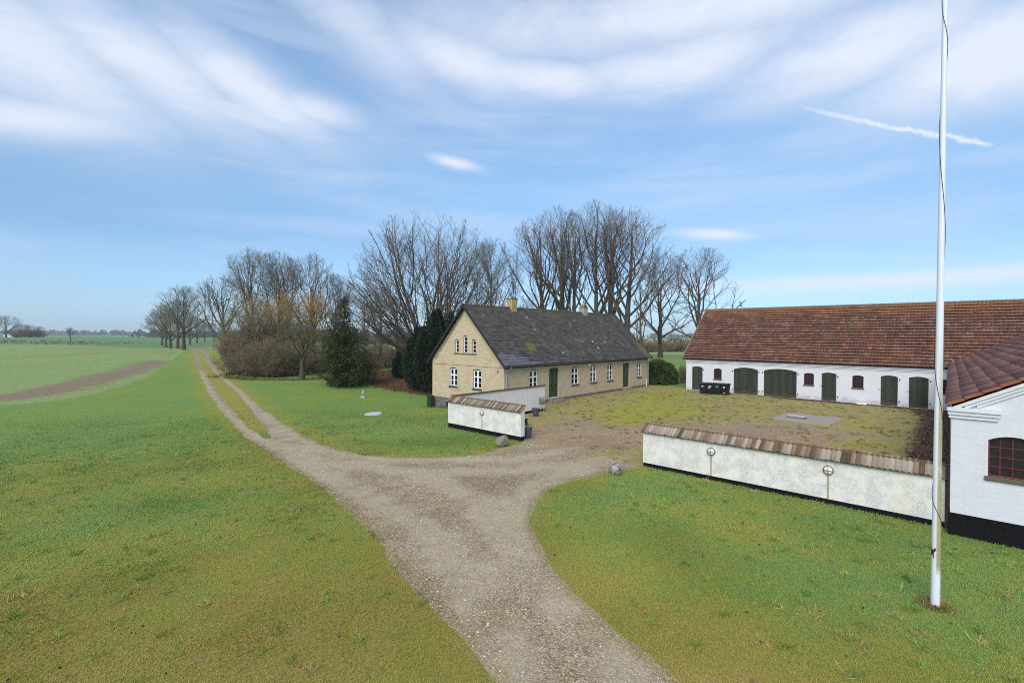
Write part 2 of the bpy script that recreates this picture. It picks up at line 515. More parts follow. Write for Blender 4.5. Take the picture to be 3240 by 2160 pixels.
def slate_mat():
    m = Mat('slate_roof')
    u, v, _ = m.sep(m.uv)
    br = m.n('ShaderNodeTexBrick', {'Vector': m.uv, 'Color1': (1, 1, 1), 'Color2': (0, 0, 0), 'Mortar': (0.5, 0.5, 0.5), 'Scale': 1.0, 'Mortar Size': 0.008,
                                    'Mortar Smooth': 0.0, 'Brick Width': 0.42, 'Row Height': 0.26})
    t = m.sep(br.outputs[0])[0]
    big = m.noise(m.obj, 0.6, 6, 0.65); fine = m.noise(m.obj, 7, 7, 0.72)
    f = m.math('ADD', m.math('ADD', m.math('MULTIPLY', t, 0.16), m.math('MULTIPLY', big, 0.34)), m.math('MULTIPLY', fine, 0.48))
    col = m.ramp(f, [(0.34, (0.034, 0.029, 0.028)), (0.46, (0.072, 0.063, 0.061)), (0.56, (0.118, 0.102, 0.098)), (0.68, (0.20, 0.172, 0.155))])
    # moss film: olive crumbs, heavier under the ridge
    mn = m.noise(m.obj, 5.5, 8, 0.75); mb = m.noise(m.obj, 0.5, 4, 0.6)
    mm = m.step(m.math('ADD', mn, m.math('ADD', m.math('MULTIPLY', mb, 0.25), m.math('MULTIPLY', v, 0.014))), 0.62, 0.78)
    col = m.mix(m.math('MULTIPLY', mm, 0.60), col, (0.105, 0.094, 0.048))
    pale = m.step(m.noise(m.obj, 6.0, 4, 0.6), 0.60, 0.70)
    col = m.mix(m.math('MULTIPLY', pale, 0.55), col, (0.24, 0.215, 0.195))
    dk = m.step(m.noise(m.mapping(m.obj, (1, 1, 1), (0, 0, 0), (7, 3, 1)), 5.0, 5, 0.65), 0.58, 0.70)
    col = m.mix(m.math('MULTIPLY', dk, 0.6), col, (0.035, 0.030, 0.028))
    crumbs = m.step(m.noise(m.obj, 16, 5, 0.7), 0.56, 0.66)
    col = m.mix(m.math('MULTIPLY', crumbs, 0.6), col, (0.155, 0.118, 0.068))
    # cleaned bluish slates at the near lower corner, in whole slates
    iu = m.math('FLOOR', m.math('DIVIDE', m.math('ADD', u, 0.0), 0.42)); iv = m.math('FLOOR', m.math('DIVIDE', v, 0.26))
    wn = m.n('ShaderNodeTexWhiteNoise', {0: m.n('ShaderNodeCombineXYZ', {0: iu, 1: iv, 2: 5.0}).outputs[0]}, noise_dimensions='3D').outputs[0]
    lim = m.math('ADD', m.math('MULTIPLY', iv, 0.95), m.math('ADD', m.math('MULTIPLY', iu, 0.42), m.math('MULTIPLY', wn, 2.2)))
    clean = m.math('LESS_THAN', lim, 5.4)
    cl = m.mix(wn, (0.125, 0.118, 0.138), (0.19, 0.178, 0.20))
    col = m.mix(m.math('MULTIPLY', clean, 0.9), col, cl)
    # one bright green moss patch, yellow lichen at the far corner, pale droppings
    def spot(cu, cv, ru, rv_):
        a = m.math('DIVIDE', m.math('SUBTRACT', u, cu), ru); b = m.math('DIVIDE', m.math('SUBTRACT', v, cv), rv_)
        rr = m.math('SQRT', m.math('ADD', m.math('MULTIPLY', a, a), m.math('MULTIPLY', b, b)))
        return m.step(m.math('ADD', rr, m.math('MULTIPLY', m.math('SUBTRACT', m.noise(m.obj, 6, 6, 0.7), 0.5), 1.6)), 1.0, 0.5)
    col = m.mix(m.math('MULTIPLY', spot(4.2, 1.75, 0.75, 0.55), 0.85), col, (0.17, 0.17, 0.03))
    col = m.mix(m.math('MULTIPLY', spot(21.2, 1.0, 0.8, 1.5), 0.7), col, (0.20, 0.15, 0.03))
    for cu, cv in ((6.3, 5.0), (6.2, 3.6), (7.6, 1.0), (13.3, 1.4), (13.0, 4.9), (13.2, 2.2), (15.2, 2.1)):
        col = m.mix(m.math('MULTIPLY', spot(cu, cv, 0.16, 0.12), 0.9), col, (0.55, 0.54, 0.52))
    nor = m.bump(m.math('SUBTRACT', m.math('MULTIPLY', fine, 0.6), m.math('MULTIPLY', br.outputs[1], 0.6)), 0.5, 0.012)
    return m.done(col, 0.8, nor, 0.25)


M['slate'] = slate_mat()


def glass_mat():
    m = Mat('window_glass')
    tr = m.n('ShaderNodeBsdfTransparent', {0: (0.82, 0.84, 0.84)})
    gl = m.n('ShaderNodeBsdfGlossy', {0: (1, 1, 1), 'Roughness': 0.03})
    fr = m.n('ShaderNodeFresnel', {0: 1.5})
    mx = m.n('ShaderNodeMixShader', {0: fr.outputs[0], 1: tr.outputs[0], 2: gl.outputs[0]})
    m.t.links.new(mx.outputs[0], m.out.inputs[0])
    return m.m


M['glass'] = glass_mat()
M['dark_glass'] = plain('dark_glass', (0.018, 0.016, 0.020), 0.12, 0.5, 5, 0.5)
M['frame_white'] = plain('frame_white', (0.80, 0.80, 0.84), 0.45, 0.05, 8)
M['surround'] = plain('surround', (0.055, 0.058, 0.052), 0.7, 0.3, 9)
M['sill_slate'] = plain('sill_slate', (0.075, 0.075, 0.078), 0.6, 0.35, 12)
M['sill_mossy'] = plain('sill_mossy', (0.13, 0.10, 0.055), 0.9, 0.45, 10)
M['red_iron'] = plain('red_iron', (0.115, 0.022, 0.028), 0.6, 0.3, 14)
M['curtain'] = plain('curtain', (0.62, 0.63, 0.60), 0.9, 0.12, 9)
M['floor'] = plain('indoor_floor', (0.10, 0.07, 0.05), 0.6)
M['black_board'] = plain('black_board', (0.022, 0.021, 0.023), 0.6, 0.3, 5)
M['zinc'] = plain('zinc', (0.30, 0.32, 0.345), 0.5, 0.15, 7, 0.4, 0.25)
M['dark_gutter'] = plain('dark_gutter', (0.12, 0.125, 0.145), 0.5, 0.25, 6, 0.4)
M['door_green'] = plain('door_green', (0.034, 0.062, 0.028), 0.5, 0.22, 6)
M['door_glass'] = plain('door_glass', (0.050, 0.062, 0.066), 0.2, 0.25, 10, 0.5)
M['iron'] = plain('iron', (0.020, 0.020, 0.018), 0.6)
M['stone_step'] = plain('stone_step', (0.24, 0.20, 0.155), 0.9, 0.35, 7, bump=0.4)
M['concrete'] = plain('concrete', (0.42, 0.43, 0.46), 0.85, 0.15, 5, bump=0.2)
M['lead'] = plain('lead', (0.22, 0.21, 0.21), 0.7, 0.25, 8)
M['white_plastic'] = plain('white_plastic', (0.78, 0.78, 0.78), 0.4, 0.05, 4)


def plank_mat():
    m = Mat('green_planks')
    u, v, _ = m.sep(m.uv)
    pl = m.math('FLOOR', m.math('DIVIDE', u, 0.14))
    wn = m.n('ShaderNodeTexWhiteNoise', {1: pl}, noise_dimensions='1D').outputs[0]
    f = m.math('ADD', m.math('MULTIPLY', wn, 0.4), m.math('MULTIPLY', m.noise(m.mapping(m.uv, (9, 0.7, 1)), 2.0, 6, 0.65), 0.6))
    col = m.ramp(f, [(0.25, (0.026, 0.029, 0.021)), (0.55, (0.041, 0.046, 0.031)), (0.8, (0.060, 0.054, 0.040))])
    alg = m.step(m.math('ADD', v, m.math('MULTIPLY', m.math('SUBTRACT', m.noise(m.obj, 5, 6, 0.7), 0.5), 1.3)), 0.5, 0.15)
    col = m.mix(m.math('MULTIPLY', alg, 0.6), col, (0.075, 0.072, 0.018))
    gap = m.math('FRACT', m.math('DIVIDE', u, 0.14))
    g = m.math('LESS_THAN', gap, 0.07)
    nor = m.bump(m.math('MULTIPLY', g, -1.0), 0.6, 0.01)
    return m.done(col, 0.75, nor, 0.25)


M['planks'] = plank_mat()


def pole_mat():
    m = Mat('pole_paint')
    x, y, z = m.sep(m.obj)
    ang = m.math('ARCTAN2', y, x)                 # the weather side carries algae
    sidem = m.step(m.math('ABSOLUTE', m.math('ADD', ang, 1.50)), 0.95, 0.55)
    nz = m.noise(m.mapping(m.obj, (4, 4, 14)), 3.0, 6, 0.7)
    k = m.step(m.math('ADD', m.noise(m.mapping(m.obj, (1, 1, 0.5)), 1.1, 5, 0.6), m.math('MULTIPLY', nz, 0.22)), 0.36, 0.56)
    hi = m.step(z, 5.4, 3.2)
    nofoot = m.step(z, 0.55, 0.8)
    f = m.math('MULTIPLY', m.math('MULTIPLY', sidem, k), m.math('MULTIPLY', hi, nofoot))
    col = m.mix(m.noise(m.obj, 2, 4), (0.76, 0.77, 0.80), (0.66, 0.67, 0.69))
    col = m.mix(f, col, m.mix(nz, (0.20, 0.16, 0.055), (0.50, 0.46, 0.27)))
    return m.done(col, 0.45, None, 0.35)


M['pole'] = pole_mat()


# ground materials
def grass_cols(m):
    """lawn colour: broad drifts of green, olive and straw"""
    p = m.pos
    a = m.noise(p, 0.16, 5, 0.6); b = m.noise(p, 0.9, 6, 0.65); c = m.noise(p, 5.0, 6, 0.7)
    msk = m.attr('m1')
    f = m.math('ADD', m.math('ADD', m.math('MULTIPLY', a, 0.60), m.math('MULTIPLY', b, 0.62)), m.math('MULTIPLY', c, 0.34))
    f = m.math('ADD', m.math('SUBTRACT', f, 0.55), m.math('MULTIPLY', msk, 0.42))
    return m.ramp(f, [(0.08, GR[0]), (0.26, GR[1]), (0.42, GR[2]), (0.60, GR[3]), (0.80, GR[4])]), b, c


GR = [(0.140, 0.255, 0.066), (0.185, 0.268, 0.052), (0.258, 0.275, 0.046), (0.325, 0.265, 0.054), (0.375, 0.268, 0.092)]


def lawn_mat():
    m = Mat('lawn')
    col, b, c = grass_cols(m)
    fine = m.noise(m.pos, 22, 5, 0.75)
    col = m.mix(0.55, col, m.ramp(fine, [(0.3, 0.15), (0.7, 0.85)]), 'OVERLAY')
    col = m.mix(1.0, col, (0.88, 0.88, 0.88), 'MULTIPLY')
    col = m.mix(m.math('MULTIPLY', m.attr('m3'), 0.12), col, (0.085, 0.075, 0.030))
    spots = m.step(m.noise(m.pos, 1.7, 7, 0.75), 0.68, 0.74)
    col = m.mix(m.math('MULTIPLY', spots, 0.55), col, (0.10, 0.07, 0.035))
    leaf = m.attr('m2')
    lf = m.step(m.math('ADD', leaf, m.math('MULTIPLY', m.math('SUBTRACT', m.noise(m.pos, 2.5, 7, 0.72), 0.5), 1.1)), 0.45, 0.75)
    col = m.mix(m.math('MULTIPLY', lf, 0.85), col, m.ramp(m.noise(m.pos, 14, 5, 0.7), [(0.3, (0.035, 0.012, 0.009)), (0.7, (0.15, 0.06, 0.03))]))
    nor = m.bump(m.math('ADD', fine, c), 0.6, 0.05)
    return m.done(col, 0.9, nor, 0.15)


def blade_mat():
    m = Mat('grass_blade')
    col, b, c = grass_cols(m)
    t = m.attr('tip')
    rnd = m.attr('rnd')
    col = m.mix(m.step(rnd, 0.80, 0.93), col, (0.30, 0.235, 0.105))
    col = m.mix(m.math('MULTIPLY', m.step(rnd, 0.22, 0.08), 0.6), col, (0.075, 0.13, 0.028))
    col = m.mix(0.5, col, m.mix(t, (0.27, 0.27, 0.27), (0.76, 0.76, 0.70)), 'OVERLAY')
    return m.done(col, 0.7, None, 0.2)


M['lawn'] = lawn_mat()
M['blade'] = blade_mat()


def field_mat():
    m = Mat('winter_crop')
    p = m.pos
    a = m.noise(p, 0.02, 5, 0.6); b = m.noise(p, 0.3, 7, 0.68); c = m.noise(p, 3.0, 6, 0.72)
    col = m.ramp(m.math('ADD', m.math('MULTIPLY', a, 0.5), m.math('MULTIPLY', b, 0.5)), [(0.3, (0.165, 0.255, 0.075)), (0.5, (0.205, 0.275, 0.090)), (0.66, (0.245, 0.240, 0.105))])
    col = m.mix(m.math('MULTIPLY', m.step(m.noise(m.mapping(p, (1, 0.35, 1), (0, 0, R(35))), 0.12, 7, 0.68), 0.54, 0.68), 0.55), col, (0.24, 0.155, 0.095))
    fine = m.ramp(c, [(0.3, 0.25), (0.7, 0.75)])
    col = m.mix(0.6, col, fine, 'OVERLAY')
    s = m.attr('m1')
    sm = m.step(m.math('ADD', s, m.math('MULTIPLY', m.math('SUBTRACT', m.noise(p, 0.35, 7, 0.7), 0.5), 0.9)), 0.35, 0.75)
    col = m.mix(m.math('MULTIPLY', sm, 0.88), col, m.ramp(c, [(0.25, (0.14, 0.095, 0.062)), (0.75, (0.28, 0.20, 0.14))]))
    far = m.attr('m2')                       # the further field is sown with a bluer crop
    col = m.mix(m.math('MULTIPLY', far, 0.8), col, m.mix(b, (0.085, 0.165, 0.065), (0.11, 0.19, 0.08)))
    return m.done(col, 0.9, m.bump(c, 0.5, 0.08), 0.1)


def gravel_mat(name, warm, mossy=((0.20, 0.170, 0.040), (0.27, 0.250, 0.030), (0.32, 0.34, 0.024))):
    m = Mat(name)
    p = m.pos
    a = m.noise(p, 0.35, 6, 0.62); b = m.noise(p, 2.2, 6, 0.7)
    f = m.math('ADD', m.math('MULTIPLY', a, 0.5), m.math('MULTIPLY', b, 0.5))
    col = m.ramp(f, [(0.32, warm[0]), (0.5, warm[1]), (0.66, warm[2])])
    vo = m.n('ShaderNodeTexVoronoi', {'Vector': p, 'Scale': 34.0, 'Randomness': 1.0})
    vc = m.sep(vo.outputs['Color'])[0]
    peb = m.ramp(vc, [(0.0, 0.16), (0.45, 0.42), (0.8, 0.60), (1.0, 0.95)])
    col = m.mix(0.8, col, peb, 'OVERLAY')
    fn = m.ramp(m.noise(p, 60, 4, 0.7), [(0.3, 0.2), (0.7, 0.8)])
    col = m.mix(0.4, col, fn, 'OVERLAY')
    tk = m.attr('m3')
    tk = m.step(m.math('ADD', tk, m.math('MULTIPLY', m.math('SUBTRACT', m.noise(p, 1.3, 6, 0.65), 0.5), 0.8)), 0.25, 0.8)
    col = m.mix(m.math('MULTIPLY', tk, 0.55), col, m.mix(b, (0.38, 0.305, 0.200), (0.50, 0.415, 0.290)))
    ms = m.attr('m1')
    mo = m.step(m.math('ADD', ms, m.math('MULTIPLY', m.math('SUBTRACT', m.noise(p, 1.1, 8, 0.72), 0.5), 1.25)), 0.32, 0.78)
    mcol = m.ramp(m.noise(p, 1.6, 6, 0.68), [(0.3, mossy[0]), (0.5, mossy[1]), (0.7, mossy[2])])
    mcol = m.mix(0.6, mcol, m.ramp(m.noise(p, 30, 4, 0.7), [(0.3, 0.15), (0.7, 0.85)]), 'OVERLAY')
    col = m.mix(m.math('MULTIPLY', mo, 0.9), col, mcol)
    lf = m.attr('m2')
    lm = m.step(m.math('ADD', lf, m.math('MULTIPLY', m.math('SUBTRACT', m.noise(p, 1.8, 7, 0.72), 0.5), 1.2)), 0.42, 0.75)
    col = m.mix(m.math('MULTIPLY', lm, 0.85), col, m.ramp(m.noise(p, 14, 5, 0.7), [(0.3, (0.03, 0.011, 0.011)), (0.7, (0.13, 0.055, 0.04))]))
    clod = m.step(m.noise(p, 4.5, 6, 0.7), 0.66, 0.72)
    col = m.mix(m.math('MULTIPLY', clod, m.math('ADD', m.math('MULTIPLY', ms, 0.35), 0.12)), col, (0.085, 0.06, 0.035))
    nor = m.bump(m.math('ADD', m.math('MULTIPLY', vo.outputs['Distance'], -1.2), m.noise(p, 12, 4, 0.7)), 0.6, 0.02)
    return m.done(col, 0.9, nor, 0.2)


M['field'] = field_mat()
M['gravel'] = gravel_mat('gravel', [(0.190, 0.138, 0.078), (0.305, 0.232, 0.140), (0.41, 0.330, 0.212)], ((0.15, 0.11, 0.055), (0.21, 0.165, 0.065), (0.25, 0.225, 0.055)))
M['yard'] = gravel_mat('yard_gravel', [(0.22, 0.150, 0.085), (0.31, 0.218, 0.130), (0.38, 0.285, 0.185)])


def tint_mat(name, rough=0.85, spec=0.15, trl=0.0):
    m = Mat(name)
    col = m.attr('tint', 'Color')
    return m.done(col, rough, None, spec)


M['tint'] = tint_mat('leaf_tint')
M['stone_tint'] = tint_mat('stone_tint', 0.75, 0.3)


def bark_mat(name, c0, c1, moss, mc=(0.075, 0.075, 0.028)):
    m = Mat(name)
    f = m.noise(m.mapping(m.obj, (1, 1, 0.35)), 4.0, 5, 0.65)
    col = m.mix(f, c0, c1)
    if moss:
        g = m.step(m.noise(m.obj, 1.2, 4, 0.6), 0.45, 0.65)
        col = m.mix(m.math('MULTIPLY', g, moss), col, mc)
    return m.done(col, 0.9, None, 0.1)


M['bark'] = bark_mat('bark', (0.055, 0.045, 0.036), (0.115, 0.096, 0.076), 0.45)
M['bark_green'] = bark_mat('bark_green', (0.055, 0.046, 0.032), (0.095, 0.085, 0.055), 0.7)
M['twig'] = bark_mat('twig', (0.120, 0.092, 0.074), (0.205, 0.160, 0.128), 0.0)
M['twig_green'] = bark_mat('twig_green', (0.120, 0.100, 0.064), (0.190, 0.162, 0.104), 0.3)
M['twig_red'] = bark_mat('twig_red', (0.185, 0.128, 0.080), (0.30, 0.215, 0.135), 0.0)
M['twig_olive'] = bark_mat('twig_olive', (0.170, 0.140, 0.078), (0.27, 0.225, 0.125), 0.0)
M['twig_gold'] = bark_mat('twig_gold', (0.34, 0.19, 0.05), (0.48, 0.29, 0.09), 0.0)

# ------------------------------------------------------------------ terrain
TH = 0.8276
E1 = np.array([math.cos(TH), math.sin(TH)]); E2 = np.array([-E1[1], E1[0]])
H0 = np.array([-0.5288, 32.8281]); B0 = np.array([16.5688, 45.2976]); W0 = np.array([11.2516, 12.1856])
L0 = np.array([5.0801, 18.3583]); P0 = np.array([0.4511, 22.5836])


def sstep(a, b, x):
    t = np.clip((x - a) / (b - a), 0, 1)
    return t * t * (3 - 2 * t)


def gz(x, y):
    x = np.asarray(x, float); y = np.asarray(y, float)
    d = np.hypot(x, y); az = np.arctan2(x, np.maximum(y, 1e-3))
    Lf = sstep(-.6, -.8, az); Rt = sstep(-.45, -.1, az)
    dc = 130 + 40 * Lf - 35 * Rt; hc = 1.43 + .67 * Lf
    z = hc * sstep(46, dc, d) - sstep(dc, dc + 50, d) * (hc - .6) + sstep(190, 420, d) * 1.5 - sstep(430, 650, d) * 1.5
    z = z * sstep(-30, 10, y)
    return z - .75 * np.exp(-((x + 9) ** 2 + (y - 40) ** 2) / 72)


def gzf(x, y):
    return float(gz(x, y))


def inpoly(x, y, poly):
    poly = np.asarray(poly); c = np.zeros(np.shape(x), bool); n = len(poly)
    for i in range(n):
        x0, y0 = poly[i]; x1, y1 = poly[(i + 1) % n]
        if y0 == y1: continue
        c ^= ((y0 > y) != (y1 > y)) & (x < (x1 - x0) * (y - y0) / (y1 - y0) + x0)
    return c


def segdist(x, y, line):
    line = np.asarray(line, float); best = np.full(np.shape(x), 1e9)
    for (x0, y0), (x1, y1) in zip(line[:-1], line[1:]):
        dx, dy = x1 - x0, y1 - y0
        t = np.clip(((x - x0) * dx + (y - y0) * dy) / (dx * dx + dy * dy), 0, 1)
        best = np.minimum(best, np.hypot(x - x0 - t * dx, y - y0 - t * dy))
    return best


rs = np.random.RandomState(11)


def vnoise(x, y, s, seed=0):
    """cheap smooth value noise"""
    r_ = np.random.RandomState(seed); g = r_.rand(64, 64)
    X, Y = np.asarray(x) / s, np.asarray(y) / s
    i, j = np.floor(X).astype(int), np.floor(Y).astype(int); fx, fy = X - i, Y - j
    fx, fy = fx * fx * (3 - 2 * fx), fy * fy * (3 - 2 * fy)
    i0, i1, j0, j1 = i % 64, (i + 1) % 64, j % 64, (j + 1) % 64
    return (g[i0, j0] * (1 - fx) + g[i1, j0] * fx) * (1 - fy) + (g[i0, j1] * (1 - fx) + g[i1, j1] * fx) * fy


def rough_line(pts, step, amp, seed):
    """resample a line finely and make its edge ragged"""
    pts = np.asarray(pts, float); out = []
    for a, b in zip(pts[:-1], pts[1:]):
        L = np.hypot(*(b - a)); n = max(1, int(L / step))
        out += [a + (b - a) * i / n for i in range(n)]
    out.append(pts[-1]); out = np.array(out)
    # smooth
    for _ in range(3):
        out[1:-1] = (out[:-2] + 2 * out[1:-1] + out[2:]) / 4
    d = np.hypot(out[:, 0], out[:, 1]); k = np.clip(d / 14, 0.6, 1.0)
    nx = (vnoise(out[:, 0] * 1.0 + 50, out[:, 1] + 50, 0.9, seed) - .5) * amp * 1.3 + (vnoise(out[:, 0] + 90, out[:, 1] + 90, 0.30, seed + 1) - .5) * amp * .5
    t = np.gradient(out, axis=0); t /= np.maximum(np.linalg.norm(t, axis=1, keepdims=True), 1e-6)
    off = np.stack([-t[:, 1], t[:, 0]], 1) * (nx * k)[:, None]
    off[0] = off[-1] = 0
    return out + off


LANE_L = [(1.6, 4.2), (-0.2, 6.85), (-0.8, 7.8), (-1.37, 8.65), (-2.17, 9.75), (-2.97, 11.05), (-3.74, 12.25), (-4.85, 13.8), (-6.1, 15.35), (-7.53, 17.0), (-10.22, 20.15), (-13.26, 23.6), (-18.41, 30.3), (-26.27, 41.25), (-40.29, 61.25), (-53.75, 80.7), (-65.26, 97.45), (-79, 118), (-96, 147), (-116, 190)]
LANE_R = [(-113.4, 191), (-93.3, 148.5), (-76.4, 119.8), (-62.71, 98.2), (-51.4, 81.8), (-41.2, 66.7), (-26.89, 46.35), (-19.14, 35.8), (-13.81, 28.25), (-10.07, 23.2), (-7.96, 21.0), (-6.25, 19.85), (-4.91, 19.55), (-3.12, 19.55), (-1.37, 20.1), (-0.48, 21.35), (0.53, 22.5)]
LANE_R2 = [(5.08, 18.3), (3.63, 17.55), (2.38, 16.7), (1.31, 15.7), (0.77, 14.45), (0.58, 13.05), (0.66, 11.7), (0.92, 10.35), (1.32, 9.15), (1.72, 8.2), (2.17, 7.4), (2.45, 6.85), (4.2, 4.2)]
MED = [(-80.5, 121.5), (-66, 99.5), (-55.2, 83.8), (-46.35, 70.9), (-38.42, 59.65), (-25.5, 41.35), (-18.19, 31.35), (-13.78, 25.15), (-11.6, 22.75), (-12.9, 25.15), (-17.15, 31.55), (-23.95, 41.6), (-37.2, 59.5), (-45.3, 70.9), (-54.3, 83.9), (-65.2, 99.5)]
ARC = [(-62, 20), (-34.94, 32.6), (-33.9, 34.6), (-34.12, 38.3), (-37.09, 46.4), (-42.47, 56.35), (-51.42, 71.7), (-63.15, 90.95), (-73.7, 108.0)]
SOIL = [(-64, 24), (-38.5, 35.9), (-39.59, 40.1), (-41.78, 46.2), (-46.53, 56.65), (-50.06, 64.6), (-54.43, 73.05)]
LEAFY = [(-16.5, 51.5), (-13.0, 47.5), (-7.2, 43.6), (-4.5, 47), (-8.4, 56.2), (-14.24, 63.5), (-20, 64), (-19.5, 55)]
THICKET = [(-33.5, 54.5), (-28, 51.8), (-22.5, 52.6), (-19, 58), (-24, 66), (-34, 66)]


def farm(u, v, o=H0):
    return tuple(o + u * E1 + v * E2)


def barnp(u, v, o=B0):
    return tuple(o - u * E2 + v * E1)


def build_terrain():
    drive = np.concatenate([rough_line(LANE_L, 0.16, 0.13, 1), rough_line(LANE_R, 0.16, 0.12, 5), rough_line([LANE_R[-1], tuple(L0 + np.array([0.05, -0.05]))], 0.5, 0.3, 8)[1:-1], rough_line(LANE_R2, 0.16, 0.14, 9)])
    med = rough_line(MED + [MED[0]], 0.2, 0.16, 15)[:-1]
    gap = [farm(21.2, 0.4), barnp(-0.2, 1.5)]
    yard = [tuple(LANE_R[-1] + np.array([0.02, 0.03])), tuple(P0 + .15 * E1 + .3 * E2)] + [tuple(P0 + 5.2 * E2 + .15 * E1), tuple(P0 + 5.2 * E2 + 8.6 * E1)] + [farm(2.2, 0.35), farm(21.2, 0.35), gap[1], barnp(19.0, 0.3), tuple(W0 + .3 * E1 - .2 * E2), tuple(L0 - 8.55 * E2 + .12 * E1), tuple(L0 + .12 * E1)]
    # the yard shares its mouth with the drive: reuse the same ragged line
    mouth = rough_line([LANE_R[-1], tuple(L0 + np.array([0.05, -0.05]))], 0.5, 0.3, 8)
    yard = np.array(yard)[1:-1]
    yard = np.concatenate([mouth[:1], yard, mouth[:0:-1]])
    lawn = np.concatenate([rough_line(ARC, 0.5, 0.35, 21), [(-58, 100), (-40, 82), (-15, 78), (25, 78), (40, 75), (62, 45), (62, -14), (-62, -14)]])
    ext = 6000.0
    outer = [(-ext, -60), (ext, -60), (ext, ext), (-ext, ext)]
    V, ED = [], []
    for poly in (outer, lawn, drive, med, yard):
        n0, n1 = len(V), len(V) + len(poly)
        ED += [(i, i + 1 if i + 1 < n1 else n0) for i in range(n0, n1)]; V += [tuple(p) for p in poly]
    # steering points so that the sheet follows the rolling land
    gx, gy = np.meshgrid(np.arange(-60, 48, 0.8), np.arange(4, 62, 0.8)); P = [np.stack([gx.ravel(), gy.ravel()], 1)]
    for step, (xa, xb, ya, yb) in ((2.5, (-130, 60, 62, 135)), (9, (-330, 200, 135, 330)), (9, (-330, -130, 0, 135)), (9, (60, 200, 0, 135)), (35, (-1100, 800, 330, 900)), (2.5, (-130, -60, 0, 62)), (2.5, (48, 60, 0, 62)), (300, (-5500, 5500, 900, 5500)), (10, (-60, 60, -55, 4))):
        gx, gy = np.meshgrid(np.arange(xa, xb, step), np.arange(ya, yb, step)); P.append(np.stack([gx.ravel(), gy.ravel()], 1))
    P = np.concatenate(P); P = P + (rs.rand(*P.shape) - .5) * 0.3
    P = P[(np.abs(P[:, 0]) < ext - 50) & (P[:, 1] > -59) & (P[:, 1] < ext - 50)]
    Vv = [Vector(p) for p in V] + [Vector(p) for p in P]
    vs, es, fs, ov, oe, of = delaunay_2d_cdt(Vv, ED, [], 0, 1e-4)
    vs = np.array([(v.x, v.y) for v in vs])
    z = gz(vs[:, 0], vs[:, 1])
    fs = np.array([tuple(f) for f in fs], np.int32); cen = vs[fs].mean(1); cx, cy = cen[:, 0], cen[:, 1]
    il, idr, im, iy = (inpoly(cx, cy, p) for p in (lawn, drive, med, yard))
    iy &= ~im; idr &= ~im & ~iy; il = (il | im) & ~idr & ~iy
    groups = {'lawn': fs[il], 'yard': fs[iy], 'drive': fs[idr], 'field': fs[~(il | iy | idr)]}
    x, y = vs[:, 0], vs[:, 1]
    d = np.hypot(x, y)
    attrs = {}
    attrs['lawn'] = (lawn_mask(x, y), leaf_mask(x, y))
    attrs['field'] = (np.clip(1.0 - segdist(x, y, SOIL) / 5.0, 0, 1) * 0.95, sstep(170, 190, d) * sstep(-.1, -.5, x / np.maximum(y, 1)))
    attrs['drive'] = drive_mask(x, y)
    attrs['yard'] = yard_mask(x, y)
    m3 = track_mask(x, y)
    for g, name, mat in (('field', 'field', M['field']), ('lawn', 'lawn', M['lawn']), ('drive', 'gravel_drive', M['gravel']), ('yard', 'farmyard', M['yard'])):
        Fg = np.array(groups[g], np.int32)
        used = np.unique(Fg); rm = np.full(len(vs), -1, np.int32); rm[used] = np.arange(len(used))
        a, b = attrs[g]
        if g == 'lawn': m3 = sstep(42, 24, d)
        elif g == 'drive': m3 = track_mask(x, y)
        o = mesh_np(name, np.stack([x[used], y[used], z[used]], 1), rm[Fg], mat, None, {'m1': a[used], 'm2': b[used], 'm3': m3[used]}, smooth=True)
        tag(o, kind='structure')
    return lawn, drive, med, yard


def gauss(x, y, cx, cy, sx, sy, rot=0.0):
    c, s = math.cos(rot), math.sin(rot); dx, dy = x - cx, y - cy
    return np.exp(-(((dx * c + dy * s) / sx) ** 2 + ((dy * c - dx * s) / sy) ** 2))


def lawn_mask(x, y):
    """how worn and mossy the grass is: 0 lush, 1 straw"""
    near = sstep(17, 8.5, np.hypot(x + 3, y)) * 0.85
    edge = np.minimum(segdist(x, y, LANE_L), np.minimum(segdist(x, y, LANE_R), segdist(x, y, LANE_R2)))
    e = sstep(1.6, 0.1, edge) * 0.45
    md = inpoly(x, y, MED) * 0.8
    m = np.maximum(np.maximum(near, e), md)
    m = np.maximum(m, 0.42 * gauss(x, y, -16, 16, 14, 5, R(28)))
    m = np.maximum(m, 0.55 * gauss(x, y, 6.2, 12.2, 3.0, 1.2, R(-40)))
    m = np.maximum(m, 0.5 * gauss(x, y, -6, 20.5, 3, 1.2, 0))
    m = m - 0.25 * gauss(x, y, -4.0, 16.5, 2.5, 2.0) - 0.35 * gauss(x, y, -3.0, 23.5, 5, 2.0) - 0.2 * gauss(x, y, -20, 20, 7, 4) - .3 * gauss(x, y, 5.5, 9.5, 2.4, 1.4)
    return np.clip(m, -0.3, 1)


def leaf_mask(x, y):
    a = inpoly(x, y, LEAFY) * 1.0
    b = sstep(2.2, 0.2, segdist(x, y, THICKET + [THICKET[0]])) * 0.75
    c = 0.55 * gauss(x, y, -12, 48.5, 6, 2.6, R(-20))
    dd = sstep(1.4, 0.2, segdist(x, y, [farm(-0.3, 3.5), farm(-0.3, 8.0)])) * 0.8
    return np.clip(np.maximum(np.maximum(a, b), np.maximum(c, dd)), 0, 1)


